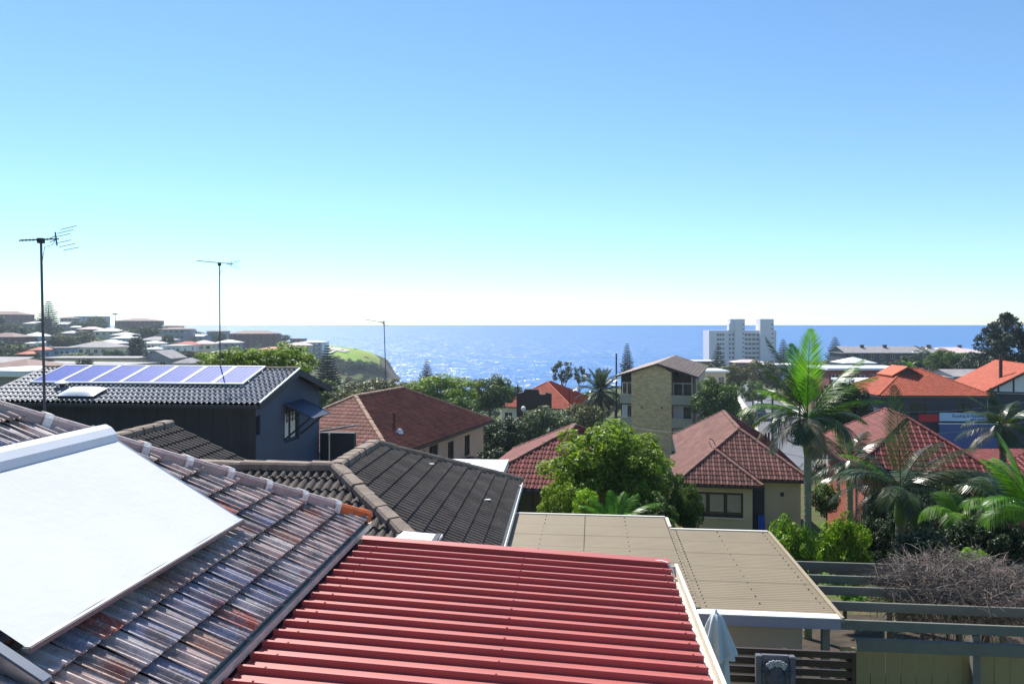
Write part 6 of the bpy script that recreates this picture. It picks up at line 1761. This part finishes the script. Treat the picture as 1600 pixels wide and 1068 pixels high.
palm("cycad", "fresh green cycad fronds fanning up behind the tan patio roof", 962, 818, 850, 19.2, [
  (172,48,1.1,55,"palm_bright",cyc),(150,62,1.0,50,"palm_bright",cyc),(185,30,1.3,55,"palm_green",cyc),(100,76,.95,40,"palm_bright",cyc),(35,60,1.1,45,"palm_bright",cyc),(5,44,1.35,50,"palm_bright",cyc),(-5,28,1.6,60,"palm_bright",cyc),(-60,60,.8,70,"palm_bright",cyc),(-120,60,.8,70,"palm_green",cyc),(60,70,1.0,50,"palm_green",cyc),(-170,15,1.2,50,"palm_green",cyc)], tr=.16, shaft=.2, trunk_m="bark")
can = dict(n=26, ll=.95, lw=.09, vee=.2, sag=.3, fwd=.8, rach=.05)
palm("date_palm", "dense dark date palm beside the apartment block", 938, 612, 690, 104, [(i*27+11*(i % 3), (78,52,30,8,-18)[i % 5], (3.8,4.6,4.6,4.4,3.6)[i % 5], (40,60,70,75,50)[i % 5], "palm_dark", can) for i in range(44)], tr=.42, shaft=.4, trunk_m="bark")
palm("feather_palm", "small far palm on the skyline among hill blocks", 180, 490, 512, 500, [(i*45, 30, 2.6, 110, "palm_dark", dict(n=10, ll=1.2, lw=.3)) for i in range(8)], tr=.25, shaft=.4)
palm("feather_palm", "small dark palm poking above the long block's roof", 1442, 549, 575, 200, [(i*40, (60,25,0)[i % 3], 3.2, 80, "palm_dark", dict(n=12, ll=1.0, lw=.16)) for i in range(12)], tr=.25, shaft=.4)
palm("feather_palm", "small palm in the gardens right of the long bright white roof", 1422, 572, 600, 140, [(i*40, (60,25,0)[i % 3], 2.2, 80, "palm_green", dict(n=14, ll=.7, lw=.1)) for i in range(12)], tr=.16, shaft=.4)

palm("feather_palm", "dark drooping palm shading the red brick house's lit side wall", 1328, 722, 840, 27.0, [
  (180,50,2.0,80,"palm_dark",drp),(165,20,2.0,80,"palm_dark",drp),(-170,0,1.9,70,"palm_dark",drp),(0,55,2.0,70,"palm_dark",big),(10,25,2.2,80,"palm_dark",drp),(-20,0,1.8,70,"palm_dark",drp),(-60,20,1.6,100,"palm_dark",drp),(-100,30,1.5,110,"palm_dark",drp),(-140,15,1.7,90,"palm_dark",drp),(90,70,1.8,50,"palm_green",big),(140,60,1.8,60,"palm_dark",big),(40,60,1.8,60,"palm_dark",big)], tr=.13)
# dry leafless bush sprawling over the pergola
DBc = P(1500, 918, 12.6)
DB = thing("dry_bush", "grey leafless tangle of dry twigs sprawled over the pergola rafters", "shrub", (DBc.x, DBc.y, terr(DBc.x, DBc.y)))
oz_ = DBc.z-terr(DBc.x, DBc.y)
g = np.random.default_rng(5); mb = MB()
for i in range(6500):
    v = g.normal(size=3); v /= np.linalg.norm(v); rr = g.random()**.45
    c = np.array([v[0]*1.5, v[1]*1.0, v[2]*.54 - .10*abs(v[0])])*rr
    d = g.normal(size=3) + v*.7; d[2] = d[2]*.6 + .1; d /= np.linalg.norm(d); b = g.normal(size=3)*.55; l = g.uniform(.14,.42)
    pts = [V(*(c + d*l*s + b*l*s*s*.5 - np.array([0,0,.25*l*s*s]))) + V(0,0,oz_) for s in (0,.35,.7,1.0)]
    r_ = g.uniform(.0028,.0062); mb.tube(pts, [r_, r_*.9, r_*.7, r_*.3], 3, cap=False)
mb.build("twigs", MATS["twig"], DB, kind="stuff")
for i in range(26):
    a = g.uniform(math.pi*.35, math.pi*1.25) if i < 18 else g.uniform(-.6,.6); l = g.uniform(.5,1.0)
    p0_ = V(math.cos(a)*.8, g.uniform(-.4,.5), oz_+g.uniform(.0,.3)); dr_ = V(math.cos(a), g.uniform(-.3,.3), g.uniform(.3,.9)).normalized()
    pts = [p0_ + dr_*l*s - V(0,0,.55*l*s*s) for s in np.linspace(0,1,8)]
    MB().tube(pts, [.006*(1-.8*k/7) for k in range(8)], 5, cap=False).build("long_twig", MATS["twig"], DB)
for i in range(5):
    a = i*1.3; MB().tube([V(.1*math.cos(a),.1*math.sin(a),0), V(.3*math.cos(a),.2*math.sin(a),oz_*.5), V(.6*math.cos(a),.4*math.sin(a),oz_)], [.03,.024,.012], 6).build("stem", MATS["bark"], DB)

# ------------------------------------------------------------------ sea air between the roofs and the far hill
hm = bpy.data.materials.new("haze"); hm.use_nodes = True
hn = hm.node_tree.nodes; hn.remove(hn["Principled BSDF"])
pv = hn.new("ShaderNodeVolumePrincipled")
pv.inputs["Color"].default_value = (.72, .86, 1.0, 1); pv.inputs["Density"].default_value = .00024; pv.inputs["Anisotropy"].default_value = .35
hm.node_tree.links.new(pv.outputs[0], hn["Material Output"].inputs["Volume"])
hz_ = MB().box(-1000,1000,-80,1150,-58,16).build("haze", hm)
tag(hz_, "thin pale sea haze lying over the whole view", "haze", kind="stuff")
